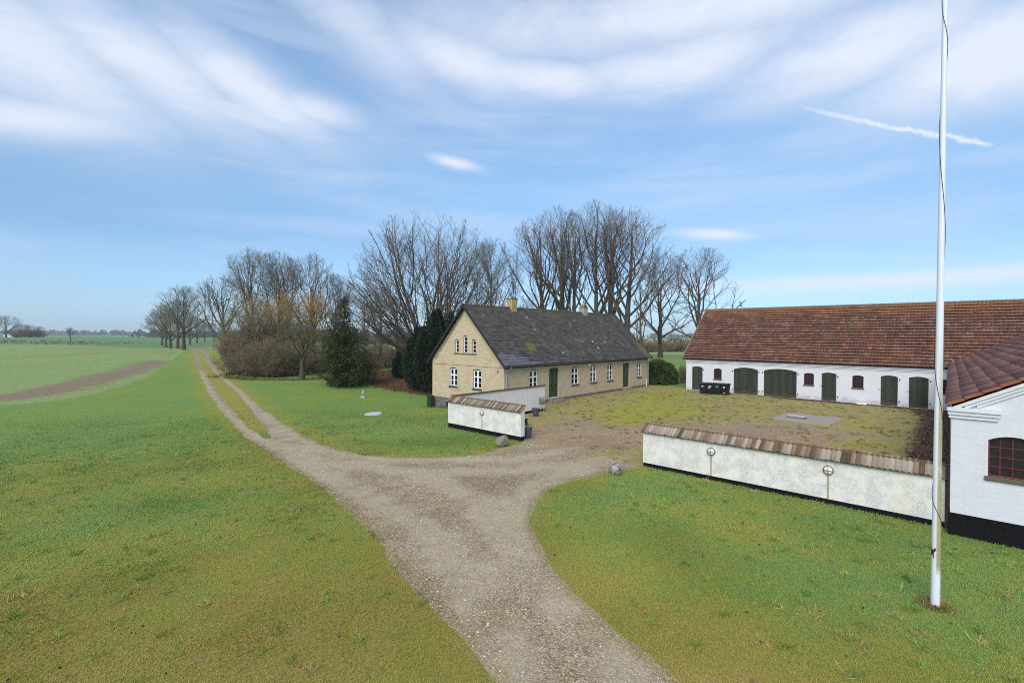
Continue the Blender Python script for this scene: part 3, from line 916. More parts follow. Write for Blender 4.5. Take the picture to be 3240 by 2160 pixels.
def drive_mask(x, y):
    e = np.minimum(segdist(x, y, LANE_L), np.minimum(segdist(x, y, LANE_R), segdist(x, y, LANE_R2)))
    m = sstep(0.85, 0.0, e) * 0.50
    mid = segdist(x, y, [(0.9, 7.0), (-0.4, 9.6), (-1.4, 12.4)])
    m = np.maximum(m, sstep(0.9, 0.1, mid) * 0.30 * sstep(13, 8, y))
    m = np.maximum(m, 0.5 * sstep(0.5, 0.1, segdist(x, y, [(-1.0, 15.9), (1.4, 16.6), (3.2, 17.6)])))
    m = np.maximum(m, 0.45 * gauss(x, y, 2.0, 21.6, 1.8, 0.8, R(20)))
    damp = .8 * gauss(x, y, -6.4, 15.6, .9, .22, R(-48)) + .8 * gauss(x, y, -3.5, 11.9, .8, .2, R(-55)) + .7 * gauss(x, y, -1.75, 9.2, .6, .15, R(-58)) + .6 * gauss(x, y, 2.05, 7.9, .7, .2, R(-60))
    return np.clip(m, 0, 1), np.clip(damp, 0, 1)


TRACKS = [[(-40, 61), (-26.3, 41.2), (-18.9, 31.0), (-12.6, 23.2), (-7.3, 18.6), (-2.5, 17.2), (2.3, 18.4), (5.5, 21.0), (9, 25.5)],
          [(-40, 63.5), (-26.4, 45.2), (-18.9, 34.6), (-12.4, 25.6), (-8.2, 20.9), (-4.5, 19.0), (0.5, 19.4), (4.0, 22.6), (7, 27)],
          [(0.9, 4.5), (0.1, 7.0), (-0.8, 9.2), (-2.0, 12.0), (-4.6, 15.0), (-9.0, 19.6)], [(2.6, 4.5), (1.8, 7.0), (0.7, 9.3), (-0.3, 12.0), (-1.0, 14.6), (-3.5, 17.0)],
          [(0.3, 10.5), (0.0, 13.2), (0.6, 15.6), (2.6, 17.6), (5, 20)]]


def track_mask(x, y):
    d = np.full(np.shape(x), 9.0)
    for t in TRACKS: d = np.minimum(d, segdist(x, y, t))
    return np.exp(-(d / .55) ** 2) * sstep(30, 20, x + y)


def yard_mask(x, y):
    m = 0.56 + 0.0 * x
    m = np.maximum(m, 0.92 * gauss(x, y, 9.5, 32.5, 11.0, 5.2, R(47)))
    m = np.maximum(m, 0.70 * gauss(x, y, 19, 27.5, 6.0, 5.0, R(0)))
    m = np.maximum(m, 0.95 * gauss(x, y, 6.6, 28.5, 4.2, 2.4, R(50)))
    m = np.maximum(m, 0.90 * gauss(x, y, 8.5, 33.0, 6.5, 1.8, R(47)))
    m = np.maximum(m, 0.95 * gauss(x, y, 12.3, 40.5, 6.0, 2.8, R(47)))
    m = np.maximum(m, 0.8 * gauss(x, y, 18.0, 38.2, 5.5, 1.0, R(-43)))
    m = np.maximum(m, 0.85 * gauss(x, y, 20.2, 26.8, 2.6, 1.0, R(-30)))
    m = np.maximum(m, 0.85 * gauss(x, y, 16.8, 22.6, 2.4, 0.9, R(10)))
    m = np.maximum(m, 0.7 * gauss(x, y, 22.6, 28.5, 2.4, 1.0, R(-20)))
    m = m - 0.6 * gauss(x, y, 11.5, 25.0, 5.5, 2.0, R(10)) - 0.4 * gauss(x, y, 3.2, 26.5, 1.2, 4.0, R(-40)) - 0.35 * gauss(x, y, 5, 23.5, 4.5, 1.3, R(45))
    wing = segdist(x, y, [tuple(W0), barnp(18.5, 0)])
    barn = segdist(x, y, [barnp(8, 0), barnp(18.5, 0)])
    lf = np.maximum(sstep(2.3, 0.7, wing), sstep(1.3, 0.5, barn) * 0.9)
    lf = np.maximum(lf, sstep(1.3, 0.3, segdist(x, y, [tuple(L0 - 6.2 * E2 + .3 * E1), tuple(L0 - 8.5 * E2 + .3 * E1)])))
    lf = np.maximum(lf, 1.0 * gauss(x, y, 28.3, 31.2, 2.2, 2.6))
    return np.clip(m, 0, 1), np.clip(lf, 0, 1)


POLY_LAWN, POLY_DRIVE, POLY_MED, POLY_YARD = build_terrain()

# ------------------------------------------------------------------ roof tiles
WAVE = np.array([0.0, 0.012, 0.034, 0.040, 0.026, 0.006])


def tiles(name, mat, parent, o, ax, sl, length, slope, tw=0.21, th=0.36, lift=0.045, amp=1.0, seed=0, wave=True, trim=None):
    """courses of tiles as lapped, wavy sheets; o = lower corner, ax = along the eaves, sl = up the slope"""
    r_ = np.random.RandomState(seed)
    o, ax, sl = (np.array(v, float) for v in (o, ax, sl)); nrm = np.cross(ax, sl); nrm /= np.linalg.norm(nrm)
    if nrm[2] < 0: nrm = -nrm
    k = len(WAVE) if wave else 1
    nc = int(round(length / tw)); us = np.arange(nc * k + 1) * tw / k
    h = np.resize(WAVE * amp, len(us)) if wave else np.zeros(len(us))
    rows = int(math.ceil(slope / th)); Vs, UV, Fs = [], [], []; n = 0
    for j in range(rows):
        v0, v1 = j * th, min((j + 1) * th + 0.07, slope + 0.05)
        jit = np.repeat(r_.normal(0, 0.004, nc + 1), k)[:len(us)]; jv = np.repeat(r_.normal(0, 0.008, nc + 1), k)[:len(us)]
        for v, off, dz in ((v0, 0.0, -0.016), (v0, 0.0, 0.0), (v1, 0.02, 0.0)):
            lo = lift + dz if v == v0 else 0.0
            P = o + us[:, None] * ax + (v + (jv if v == v0 else 0 * jv))[:, None] * sl + (h + lo + jit)[:, None] * nrm
            Vs.append(P); UV.append(np.stack([us + 1e-3, np.full(len(us), min(v0 + .02, slope) if v == v0 else v0 + th * .97)], 1))
        a = np.arange(len(us) - 1)
        for q in range(2):
            b = n + q * len(us); Fs.append(np.stack([b + a, b + a + 1, b + len(us) + a + 1, b + len(us) + a], 1))
        n += 3 * len(us)
    V = np.concatenate(Vs); F = np.concatenate(Fs)
    if trim is not None:
        keep = ~trim(V)
        F = F[keep[F].all(1)]
    return mesh_np(name, V, F, mat, parent, uv=np.concatenate(UV), smooth=False)


def ridge_caps(name, mat, parent, p0, p1, rad=0.11, n=40, sag=0.0):
    mb = MB(); p0, p1 = Vector(p0), Vector(p1); L = (p1 - p0).length; d = (p1 - p0) / L; sd = d.cross(Vector((0, 0, 1))).normalized()
    for i in range(n):
        a, b = p0 + d * (L * i / n), p0 + d * (L * (i + 1.06) / n)
        vs = []
        for q, rr in ((a, rad * 1.12), (b, rad * 0.92)):
            for k in range(7):
                w = math.pi * k / 6
                vs.append(q + sd * math.cos(w) * rr + Vector((0, 0, 1)) * math.sin(w) * rr)
        mb.add(vs, [(k, k + 1, 8 + k, 7 + k) for k in range(6)])
    return mb.build(name, mat, parent, recalc=False)


# ------------------------------------------------------------------ windows and doors
def house_window(parent, mp, u0, u1, z0, z1, rise=0.09, cols=2, small=False, curtain=True, hole_depth=0.15):
    """white casement in an arched opening; returns the outline of the opening"""
    out = arch(u0, u1, z0, z1, rise)
    top = z1 - rise - 0.01
    d0, d1 = 0.075, 0.125
    a0, a1, b0, b1 = u0 + 0.02, u1 - 0.02, z0 + 0.03, top
    fr = MB(); t = 0.055 if not small else 0.045
    fr.box(a0, a1, b0, b0 + t * 1.2, d0, d1, mp).box(a0, a1, b1 - t, b1, d0, d1, mp)
    fr.box(a0, a0 + t, b0, b1, d0 + .002, d1 - .002, mp).box(a1 - t, a1, b0, b1, d0 + .002, d1 - .002, mp)
    H = b1 - b0; panes = []
    if small:
        n = 4 if H > 1.1 else 3
        for i in range(1, n):
            zz = b0 + t + (H - 2 * t) * i / n
            fr.box(a0 + t, a1 - t, zz - 0.014, zz + 0.014, d0 + .006, d1 - .01, mp)
    else:
        tr = b0 + H * 0.635; c = (a0 + a1) / 2
        fr.box(a0, a1, tr - 0.05, tr + 0.05, d0 - .012, d1 - .004, mp)
        fr.box(c - 0.05, c + 0.05, b0 + .01, b1 - .01, d0 - .006, d1 - .006, mp)
        zz = b0 + (tr - b0) * 0.52
        for x0, x1 in ((a0 + t, c - .05), (c + .05, a1 - t)):
            fr.box(x0, x1, zz - 0.016, zz + 0.016, d0 + .008, d1 - .012, mp)
            fr.box(x0 - .001, x0 + .028, b0 + t, tr - .05, d0 + .01, d1 - .014, mp).box(x1 - .028, x1 + .001, b0 + t, tr - .05, d0 + .01, d1 - .014, mp)
            fr.box(x0 - .001, x0 + .028, tr + .05, b1 - t, d0 + .01, d1 - .014, mp).box(x1 - .028, x1 + .001, tr + .05, b1 - t, d0 + .01, d1 - .014, mp)
    w = fr.build('window', M['frame_white'], parent)
    g = MB(); g.box(a0 + t * .6, a1 - t * .6, b0 + t * .6, b1 - t * .6, d0 + .028, d0 + .030, mp); g.build('pane', M['glass'], w)
    s = MB(); s.panel(out, [[(a0, b0), (a1, b0), (a1, b1), (a0, b1)]], lambda u, z, d: mp(u, z, 0.07 + d), 0.0); s.build('surround', M['surround'], w, recalc=False)
    if curtain:
        cu = MB(); n = 10; W = a1 - a0
        for x0, x1 in (((a0 + .04, a0 + W * .20), (a1 - W * .24, a1 - .04)) if not small else ()):
            pts = [(x0 + (x1 - x0) * i / n, 0.22 + 0.025 * math.sin(i * 2.3)) for i in range(n + 1)]
            cu.add([mp(u, b0 + .12, d) for u, d in pts] + [mp(u, b1, d) for u, d in pts], [(i, i + 1, n + 2 + i, n + 1 + i) for i in range(n)])
        if cu.v: cu.build('curtain', M['curtain'], w, recalc=False)
    return out, w


def add_sill(w, mp, u0, u1, z, mat, h=0.085, proj=0.07):
    MB().box(u0 - .06, u1 + .06, z - h, z, -proj, 0.08, mp).build('sill', mat, w, bevel=0.008)


def house_door(parent, mp, u0, u1, z0, z1, rise=0.08, glazed=True):
    out = arch(u0, u1, z0, z1, rise); d0, d1 = 0.16, 0.21
    top = z1 - rise - .02; c = (u0 + u1) / 2
    fr = MB(); fr.box(u0, u0 + .07, z0, top, d0 - .04, d1, mp).box(u1 - .07, u1, z0, top, d0 - .04, d1, mp).box(u0 + .07, u1 - .07, top - .08, top, d0 - .038, d1, mp)
    fr.panel(out, [[(u0 + .03, z0 + .01), (u1 - .03, z0 + .01), (u1 - .03, top - .02), (u0 + .03, top - .02)]], lambda u, z, d: mp(u, z, d0 - .02 + d), 0.0)
    mid = z0 + (top - z0) * 0.44
    for x0, x1 in ((u0 + .07, c), (c, u1 - .07)):
        x0 += .006; x1 -= .006
        fr.box(x0, x1, z0 + .01, top - .08, d0 + .02, d1 - .005, mp)
        for za, zb in ((z0 + .14, mid - .06), (mid + .06, top - .2)):
            fr.box(x0 + .02, x0 + .10, za - .08, zb + .08, d0 - .004, d0 + .03, mp).box(x1 - .10, x1 - .02, za - .08, zb + .08, d0 - .004, d0 + .03, mp)
            fr.box(x0 + .1, x1 - .1, za - .08, za, d0 - .003, d0 + .03, mp).box(x0 + .1, x1 - .1, zb, zb + .08, d0 - .003, d0 + .03, mp)
            if za < mid:
                fr.box(x0 + .14, x1 - .14, za + .04, zb - .04, d0 + .006, d0 + .03, mp)
    dr = fr.build('door', M['door_green'], parent)
    g = MB()
    for x0, x1 in ((u0 + .07, c), (c, u1 - .07)):
        g.box(x0 + .106, x1 - .106, mid + .06, top - .2, d0 + .012, d0 + .019, mp)
    if glazed: g.build('glass', M['door_glass'], dr)
    MB().box(c + .03, c + .13, mid - .02, mid + .0, d0 - .06, d0 - .03, mp).box(c + .035, c + .055, mid - .03, mid + .01, d0 - .04, d0, mp).build('handle', M['zinc'], dr)
    return out


# ------------------------------------------------------------------ yellow brick farmhouse
def build_house():
    t = thing('farmhouse', 'long yellow brick farmhouse with a dark mossy slate roof and two chimneys', 'house', (H0[0], H0[1], 0), TH)
    L, W, zr = 21.2, 7.903, 7.30
    front, gab = ident, side
    fw, gw = [], []
    for u0, u1, z0, z1 in ((2.71, 3.68, 1.10, 2.58), (7.97, 8.98, 1.06, 2.56), (10.70, 11.70, 1.05, 2.55), (13.42, 14.40, 1.05, 2.55), (18.88, 19.82, 1.04, 2.50)):
        o, w = house_window(t, front, u0, u1, z0, z1); fw.append(o); add_sill(w, front, u0, u1, z0, M['sill_slate'])
    fw.append(house_door(t, front, 5.01, 6.24, 0.27, 2.55)); fw.append(house_door(t, front, 16.18, 17.46, 0.20, 2.54))
    for u0, u1, z0, z1, sm in ((4.90, 5.79, 1.14, 2.58, False), (2.26, 3.15, 1.14, 2.58, False), (4.74, 5.15, 3.68, 4.74, True), (3.79, 4.22, 3.68, 5.02, True), (2.86, 3.28, 3.68, 4.74, True)):
        o, w = house_window(t, gab, u0, u1, z0, z1, 0.09 if not sm else 0.07, small=sm); gw.append(o)
        if not sm: add_sill(w, gab, u0, u1, z0, M['sill_slate'])
        elif u0 == 3.79: add_sill(w, gab, 2.84, 5.17, z0, M['sill_mossy'], 0.07, 0.05)
    wl = MB()
    wl.panel([(0, .2), (L, .2), (L, 3.2), (0, 3.2)], fw, front)
    go = [(0, .2), (W, .2), (W, 3.2), (W / 2, 7.18), (0, 3.2)]
    wl.panel(go, gw, gab)
    wl.panel([(0, .2), (L, .2), (L, 3.2), (0, 3.2)], [], lambda u, z, d: (u, W - d, z))
    wl.panel(go, [], lambda u, z, d: (L - d, u, z))
    wl.build('wall', M['yellow_brick'], t, recalc=False)
    inner = MB().box(.14, L - .14, .21, .24, .14, W - .14).box(.14, L - .14, 2.85, 2.9, .14, W - .14)
    inner.box(4.2, 4.3, .24, 2.85, .2, W - .2).box(7.0, 7.1, .24, 2.85, .2, W - .2).box(.2, L - .2, .24, 2.85, 3.9, 4.0)
    inner.build('floor', M['floor'], t)
    pl = MB().box(-.03, L + .03, -1.0, .2, -.03, W + .03).build('plinth', M['granite'], t)
    MB().prism(arch(5.55, 6.15, -.45, 0.03, .2), -.045, 0.1, gab).build('vent', M['iron'], pl)
    # dentil course under the eaves, brick bands on the gable
    co = MB()
    for i in range(int(L / 0.25)):
        u = .1 + i * .25
        co.box(u, u + .12, 2.70, 2.86, -.06, .02, front)
    co.box(0, L, 2.86, 3.02, -.085, .02, front)
    co.build('cornice', M['dark_brick'], t)
    bd = MB().box(.05, W - .05, 2.765, 2.795, -.012, .02, gab)
    n = 26
    for i in range(n):
        y0 = 4.25 + (7.55 - 4.25) * i / n; z = 6.62 - (y0 - 4.25) * 1.06
        bd.box(y0, y0 + .085, z - .08, z + .012, -.025, .02, gab)
    bd.build('string_course', M['dark_brick'], t)
    # roof
    tan = (zr - 2.95) / (W / 2 + .3); sl = math.hypot(1, tan)
    slv = (0, 1 / sl, tan / sl); length = (W / 2 + .3) * sl
    rf = tiles('roof', M['slate'], t, (-.3, -.3, 2.95), (1, 0, 0), slv, L + .6, length, 0.42, 0.26, 0.020, wave=False, seed=3)
    tiles('roof_rear', M['slate'], t, (-.3, W + .3, 2.95), (1, 0, 0), (0, -1 / sl, tan / sl), L + .6, length, 0.42, 0.26, 0.020, wave=False, seed=4)
    und = MB()
    for sgn, y0 in ((1, -.28), (-1, W + .28)):
        prof = [(-.29, 0), (L + .29, 0)]
        a = [(x, y0, 2.93) for x in (-.29, L + .29)] + [(x, W / 2, zr - .03) for x in (L + .29, -.29)]
        und.add(a, [(0, 1, 2, 3)])
    und.build('soffit', M['black_board'], t, recalc=False)
    ridge_caps('ridge', M['ridge_moss'], t, (-.32, W / 2, zr - .02), (L + .32, W / 2, zr - .02), 0.10, 34)
    # barge boards on both gables
    for x0, x1 in ((-.335, -.30), (L + .30, L + .335)):
        bb = MB()
        for sgn, y0 in ((1, -.36), (-1, W + .36)):
            ya, yb = y0, W / 2
            za, zb = 2.95 - .06 * tan, zr + .02
            bb.add([(x, y, z) for x in (x0, x1) for y, z in ((ya, za + .05), (yb, zb + .03), (yb, zb - .22), (ya, za - .16))],
                   [(0, 1, 2, 3), (4, 7, 6, 5), (0, 4, 5, 1), (3, 2, 6, 7), (0, 3, 7, 4), (1, 5, 6, 2)])
        bb.build('bargeboard', M['black_board'], t)
    # gutter and down pipes
    g = MB(); pts = []
    for i in range(9):
        w = math.pi + math.pi * i / 8
        pts.append((-.37 + .065 * math.cos(w), 2.93 + .065 * math.sin(w)))
    g.add([(x, y, z) for x in (-.3, L + .3) for y, z in pts], [(i, i + 1, 10 + i, 9 + i) for i in range(8)])
    g.build('gutter', M['dark_gutter'], t, recalc=False)
    for u, z0 in ((.17, 0.2), (L - .08, .22)):
        MB().tube([(u + .2, -.36, 2.9), (u + .2, -.34, 2.78), (u + .02, -.10, 2.58), (u, -.08, 2.5), (u, -.08, z0 + .1), (u, -.16, z0)], .042, 10).build('downpipe', M['zinc'], t, smooth=True)
    # chimneys
    for u, s, zt, mt in ((5.05, .31, 8.08, M['chimney_brick']), (15.4, .31, 7.86, M['old_brick'])):
        c = MB().box(u - s, u + s, 6.4, zt - .07, W / 2 - s, W / 2 + s)
        ch = c.build('chimney', mt, t, label='sandy brick chimney with a flat capped top' if u < 9 else 'pale old brick chimney with a cowl on top')
        MB().box(u - s - .03, u + s + .03, zt - .07, zt, W / 2 - s - .03, W / 2 + s + .03).build('cap', M['dark_brick'], ch, bevel=.01)
        MB().box(u - s - .10, u + s + .10, 6.6, 6.85, W / 2 - s - .14, W / 2 - s + .02).build('flashing', M['lead'], ch)
        if u > 9:
            cw = MB(); vs = []
            for k in range(13):
                w = math.pi * k / 12
                vs.append((u + .27 * math.cos(w), zt + .24 * math.sin(w)))
            cw.prism(vs, W / 2 - .26, W / 2 + .26).build('cowl', M['cowl'], ch)
            MB().prism([(u + .17 * math.cos(math.pi * k / 8), zt + .02 + .15 * math.sin(math.pi * k / 8)) for k in range(9)], W / 2 - .275, W / 2 - .25).build('flue_mouth', M['iron'], ch)
    # steps, wall lamp, vents, alarm box
    for u0, u1, zt in ((4.95, 6.3, .27), (16.1, 17.5, .2)):
        st = MB().box(u0, u1, -.2, zt - .015, -.36, .155).box(u0 + .15, u1 + .05, -.2, zt - .16, -.62, -.362).build('doorstep', M['stone_step'], t, bevel=.015)
        MB().box(u0 + .06, u1 - .06, zt - .013, zt + .012, .0, .158).build('threshold', M['white_trim'], st)
    lm = MB().tube([(10.25, .0, 2.68), (10.25, -.12, 2.68)], .035, 8).build('lamp_arm', M['zinc'], t)
    MB().lathe([(.02, -.10), (.085, -.06), (.10, 0), (.085, .06), (.05, .09)], 12, (10.25, -.16, 2.62)).build('globe', M['white_plastic'], lm, smooth=True)
    MB().box(.50, .66, 2.45, 2.66, -.07, .0, gab).build('junction_box', M['zinc'], t, bevel=.01)
    for u, z in ((8.55, .42), (15.0, .38), (18.2, .38), (11.6, .40)):
        MB().box(u, u + .07, z, z + .06, -.006, .02, front).build('air_vent', M['iron'], t)
    MB().tube([(4.86, -.09, -.1), (4.86, -.09, .38)], .035, 8).build('inspection_pipe', M['zinc'], t)
    MB().tube([(20.7, -.1, -.05), (20.7, -.1, .75)], .04, 8).build('inspection_pipe', M['white_plastic'], t)
    return t


M['ridge_moss'] = plain('ridge_moss', (0.115, 0.105, 0.06), 0.9, 0.45, 7)
M['cowl'] = plain('cowl', (0.22, 0.13, 0.11), 0.8, 0.3, 8)
build_house()


# ------------------------------------------------------------------ white barn with red pantiles
def barn_door(t, u0, u1, z0, z1, rise, double=False, mp=ident, latch=True, hinge_right=True):
    out = arch(u0, u1, z0, z1, rise); d0 = .07
    e = .012
    leafs = [(u0 + e, u1 - e)] if not double else [(u0 + e, (u0 + u1) / 2 - .012), ((u0 + u1) / 2 + .012, u1 - e)]
    inner = arch(u0 + e, u1 - e, z0 + .02, z1 - e, rise)
    m = MB().prism(inner, d0, d0 + .06, mp)
    n = int((u1 - u0) / .14)
    dr = m.build('gate' if double else 'door', M['planks'], t)
    ba = MB()
    for i in range(1, n):
        u = u0 + (u1 - u0) * i / n
        if double and abs(u - (u0 + u1) / 2) < .06: continue
        w2 = (u1 - u0) / 2; k = (u - (u0 + u1) / 2) / w2
        ba.box(u - .008, u + .008, z0 + .03, z1 - rise - .02 + rise * (1 - k * k) * .9, d0 - .006, d0 + .001, mp)
    if double:
        c = (u0 + u1) / 2; ba.box(c - .05, c + .05, z0 + .03, z1 - .06, d0 - .02, d0 + .001, mp)
    ba.build('batten', M['planks'], dr)
    hi = MB(); hg = z1 - rise
    spec = []
    for zz in (hg - .17, z0 + .36):
        if double or hinge_right: spec.append((u1 + .10, u1 - min(.62, (u1 - u0) * .5) * .95, zz))
        if double: spec.append((u0 - .10, u0 + min(.62, (u1 - u0) * .5) * .95, zz))
    for a, b, zz in spec:
        lo, hi_ = min(a, b), max(a, b)
        hx = MB().box(lo, hi_, zz - .022, zz + .022, -.02 if False else d0 - .03, d0 - .008, mp)
        hx.box(a - .035, a + .035, zz - .045, zz + .045, -.05, .03, mp)
        hx.build('hinge', M['iron'], dr)
    if latch and not double:
        z = z0 + (z1 - z0) * .52
        MB().box(u0 - .13, u0 + .16, z - .016, z + .016, d0 - .05, d0 - .02, mp).box(u0 - .10, u0 - .07, z - .04, z + .03, -.05, .02, mp).build('latch', M['iron'], dr)
    return out


def iron_window(t, u0, u1, z0, z1, rise, nc, nr, mp=ident, bar=.018, fr=.03, d0=.06, sill=True):
    out = arch(u0, u1, z0, z1, rise); d1 = d0 + .04
    f = MB(); ins = arch(u0 + fr, u1 - fr, z0 + fr, z1 - fr, rise)
    f.panel(out, [ins], lambda u, z, d: mp(u, z, d0 + d), .04)
    for i in range(1, nc):
        u = u0 + (u1 - u0) * i / nc; k = (u - (u0 + u1) / 2) / ((u1 - u0) / 2)
        f.box(u - bar / 2, u + bar / 2, z0 + fr, z1 - rise + rise * (1 - k * k) - fr * .8, d0 + .004, d1 - .004, mp)
    hh = (z1 - rise * .5 - z0)
    for j in range(1, nr):
        z = z0 + hh * j / nr
        f.box(u0 + fr * .9, u1 - fr * .9, z - bar / 2, z + bar / 2, d0 + .002, d1 - .006, mp)
    w = f.build('window', M['red_iron'], t, recalc=False)
    MB().prism(arch(u0 + .01, u1 - .01, z0 + .01, z1 - .01, rise), d0 + .022, d0 + .026, mp).build('pane', M['dark_glass'], w)
    if sill: MB().box(u0 - .05, u1 + .05, z0 - .075, z0, -.075, d0, mp).build('sill', M['sill_mossy'], w, bevel=.01)
    return out


def build_barn():
    t = thing('barn', 'long white barn with red pantile roof and dark green doors and gates', 'barn', (B0[0], B0[1], 0), TH - math.pi / 2)
    L, W, ze, zr = 31.0, 11.3, 2.93, 7.76
    holes = [barn_door(t, .56, 1.54, .06, 2.27, .10, latch=False), barn_door(t, 10.94, 11.92, .05, 2.27, .10), barn_door(t, 14.67, 15.66, .05, 2.27, .10), barn_door(t, 16.28, 17.35, .05, 2.28, .11)]
    holes += [barn_door(t, 4.29, 6.27, .04, 2.36, .17, True), barn_door(t, 6.74, 9.2, .04, 2.38, .18, True)]
    holes += [iron_window(t, a, b, 1.21, 2.17, .09, 3, 4) for a, b in ((2.56, 3.25), (9.72, 10.41), (12.94, 13.64), (17.78, 18.46))]
    w = MB(); w.panel([(0, 0), (L, 0), (L, 2.9), (0, 2.9)], holes, ident, .16)
    go = [(0, 0), (W, 0), (W, 2.9), (W / 2, zr - .12), (0, 2.9)]
    w.panel(go, [], side).panel(go, [], lambda u, z, d: (L - d, u, z)).panel([(0, 0), (L, 0), (L, 2.9), (0, 2.9)], [], lambda u, z, d: (u, W - d, z))
    w.build('wall', M['white_barn'], t, recalc=False)
    MB().box(-.02, L + .02, -1.0, .03, -.025, W + .02).build('plinth', M['tar'], t)
    MB().box(-.02, L, 2.60, 2.70, -.035, .01).box(-.03, L, 2.70, 2.80, -.075, .01).box(-.04, L, 2.80, 2.92, -.125, .01).build('cornice', M['white_trim'], t)
    tan = (zr - ze) / (W / 2 + .25); sl = math.hypot(1, tan); length = (W / 2 + .25) * sl
    tiles('roof', M['red_tile'], t, (-.3, -.25, ze), (1, 0, 0), (0, 1 / sl, tan / sl), L + .3, length, 0.21, 0.36, 0.105, 1.15, seed=7)
    b = MB(); b.add([(-.28, -.22, ze - .02), (L, -.22, ze - .02), (L, W / 2, zr - .05), (-.28, W / 2, zr - .05), (L, W + .22, ze - .02), (-.28, W + .22, ze - .02)], [(0, 1, 2, 3), (3, 2, 4, 5)])
    b.build('roof_underlay', M['black_board'], t, recalc=False)
    ridge_caps('ridge', M['ridge_grey'], t, (-.32, W / 2, zr + .02), (L, W / 2, zr + .02), .12, 78)
    v = MB()
    for a, s_ in ((-.3, 1),):
        v.add([(x, y, z) for x in (-.36, -.27) for y, z in ((-.27, ze + .10), (W / 2, zr + .12), (W / 2, zr - .06), (-.27, ze - .10))], [(0, 1, 2, 3), (4, 7, 6, 5), (0, 4, 5, 1), (3, 2, 6, 7), (0, 3, 7, 4), (1, 5, 6, 2)])
    v.build('verge', M['verge'], t)
    return t


M['ridge_grey'] = plain('ridge_grey', (0.17, 0.15, 0.125), 0.9, 0.35, 6)
M['verge'] = plain('verge', (0.21, 0.18, 0.13), 0.9, 0.4, 6)
build_barn()


def build_wing():
    t = thing('stable_wing', 'white stable wing seen at its gable, tiled roof and red barred window', 'farm building', (W0[0], W0[1], 0), TH - math.pi / 2)
    W, D, ze, tan = 9.0, 28.0, 3.30, 0.555
    sl = math.hypot(1, tan); zr = ze + (W / 2 + .09) * tan
    hole = iron_window(t, .675, 1.525, 1.63, 2.64, .12, 4, 4, bar=.026, fr=.035, d0=.08, sill=False)
    wn = [c for c in t.children][0]
    MB().box(.62, 1.58, 1.53, 1.63, -.06, .08).build('sill', M['sill_mossy'], wn, bevel=.012)
    w = MB(); go = [(0, .56), (W, .56), (W, ze - .04), (W / 2, zr - .06), (0, ze - .04)]
    w.panel(go, [hole], ident, .16)
    w.panel([(0, .0), (D, .0), (D, ze - .05), (0, ze - .05)], [], side).panel([(0, .0), (D, .0), (D, ze - .05), (0, ze - .05)], [], lambda u, z, d: (W - d, u, z))
    w.build('wall', M['white_wing'], t, recalc=False)
    MB().box(-.03, W + .03, -.6, .565, -.035, .5).build('plinth', M['tar'], t)
    # kneeler and raking mouldings
    c = MB().box(-.09, .90, 3.17, 3.27, -.13, .005).box(-.07, .87, 3.08, 3.17, -.09, .005).box(-.05, .84, 2.99, 3.08, -.05, .005)
    for k, (o, p) in enumerate(((0.0, -.125), (.085, -.085), (.17, -.045))):
        a = [(0.1 + k * .15, ze + .02 - o), (W / 2, zr - .06 - o)]
        for m_ in (1, -1):
            pts = [(u if m_ > 0 else W - u, z) for u, z in ((.02 + k * .22, ze - .03 + (.02 + k * .22) * tan - o), (W / 2, zr - .07 - o), (W / 2, zr - .155 - o), (.02 + k * .22, ze - .115 + (.02 + k * .22) * tan - o))]
            c.prism(pts, p, .004 - k * .001)
    c.build('cornice', M['white_trim'], t)
    length = (W / 2 + .09) * sl
    tiles('roof', M['wing_tile'], t, (-.09, -.14, ze), (0, 1, 0), (1 / sl, 0, tan / sl), D + 6.1, length, 0.21, 0.36, 0.032, 1.25, seed=17)
    tiles('roof_rear', M['wing_tile'], t, (W + .09, -.14, ze), (0, 1, 0), (-1 / sl, 0, tan / sl), D + 6.1, length, 0.21, 0.36, 0.05, seed=18)
    b = MB(); b.add([(-.08, -.1, ze - .02), (W / 2, -.1, zr - .03), (W / 2, D + 5.9, zr - .03), (-.08, D + 5.9, ze - .02), (W + .08, -.1, ze - .02), (W + .08, D + 5.9, ze - .02)], [(0, 1, 2, 3), (1, 4, 5, 2)])
    b.build('roof_underlay', M['black_board'], t, recalc=False)
    # verge tiles with raw clay edges, one piece per course
    v = MB(); n = int(length / .36)
    for i in range(n):
        a, e = i * .36 / sl, (i + 1) * .36 / sl
        x0, x1 = -.09 + a, -.09 + e + .03
        z0_, z1_ = ze + a * tan + .055, ze + (e + .03) * tan + .012
        v.add([(x, y, z) for y in (-.19, -.12) for x, z in ((x0, z0_ + .02), (x1, z1_ + .03), (x1, z1_ - .035), (x0, z0_ - .055))], [(0, 1, 2, 3), (4, 7, 6, 5), (0, 4, 5, 1), (3, 2, 6, 7), (0, 3, 7, 4), (1, 5, 6, 2)])
    v.build('verge', M['raw_clay'], t)
    ridge_caps('ridge', M['ridge_grey'], t, (W / 2, -.15, zr + .02), (W / 2, D + 5.9, zr + .02), .12, 60)
    fl = MB()
    for i in range(3):
        y = D - .25 + i * .55; x = -.05 + i * .42
        fl.add([(x, y, ze + .1 + x * tan + .03), (x + .32, y + .5, ze + .1 + (x + .32) * tan + .03), (x + .40, y + .44, ze + .1 + (x + .40) * tan + .02), (x + .1, y - .05, ze + .1 + (x + .1) * tan + .02)], [(0, 1, 2, 3)])
    fl.build('valley_flashing', M['white_plastic'], t, recalc=False)
    return t


M['raw_clay'] = plain('raw_clay', (0.27, 0.10, 0.045), 0.85, 0.45, 6)
build_wing()


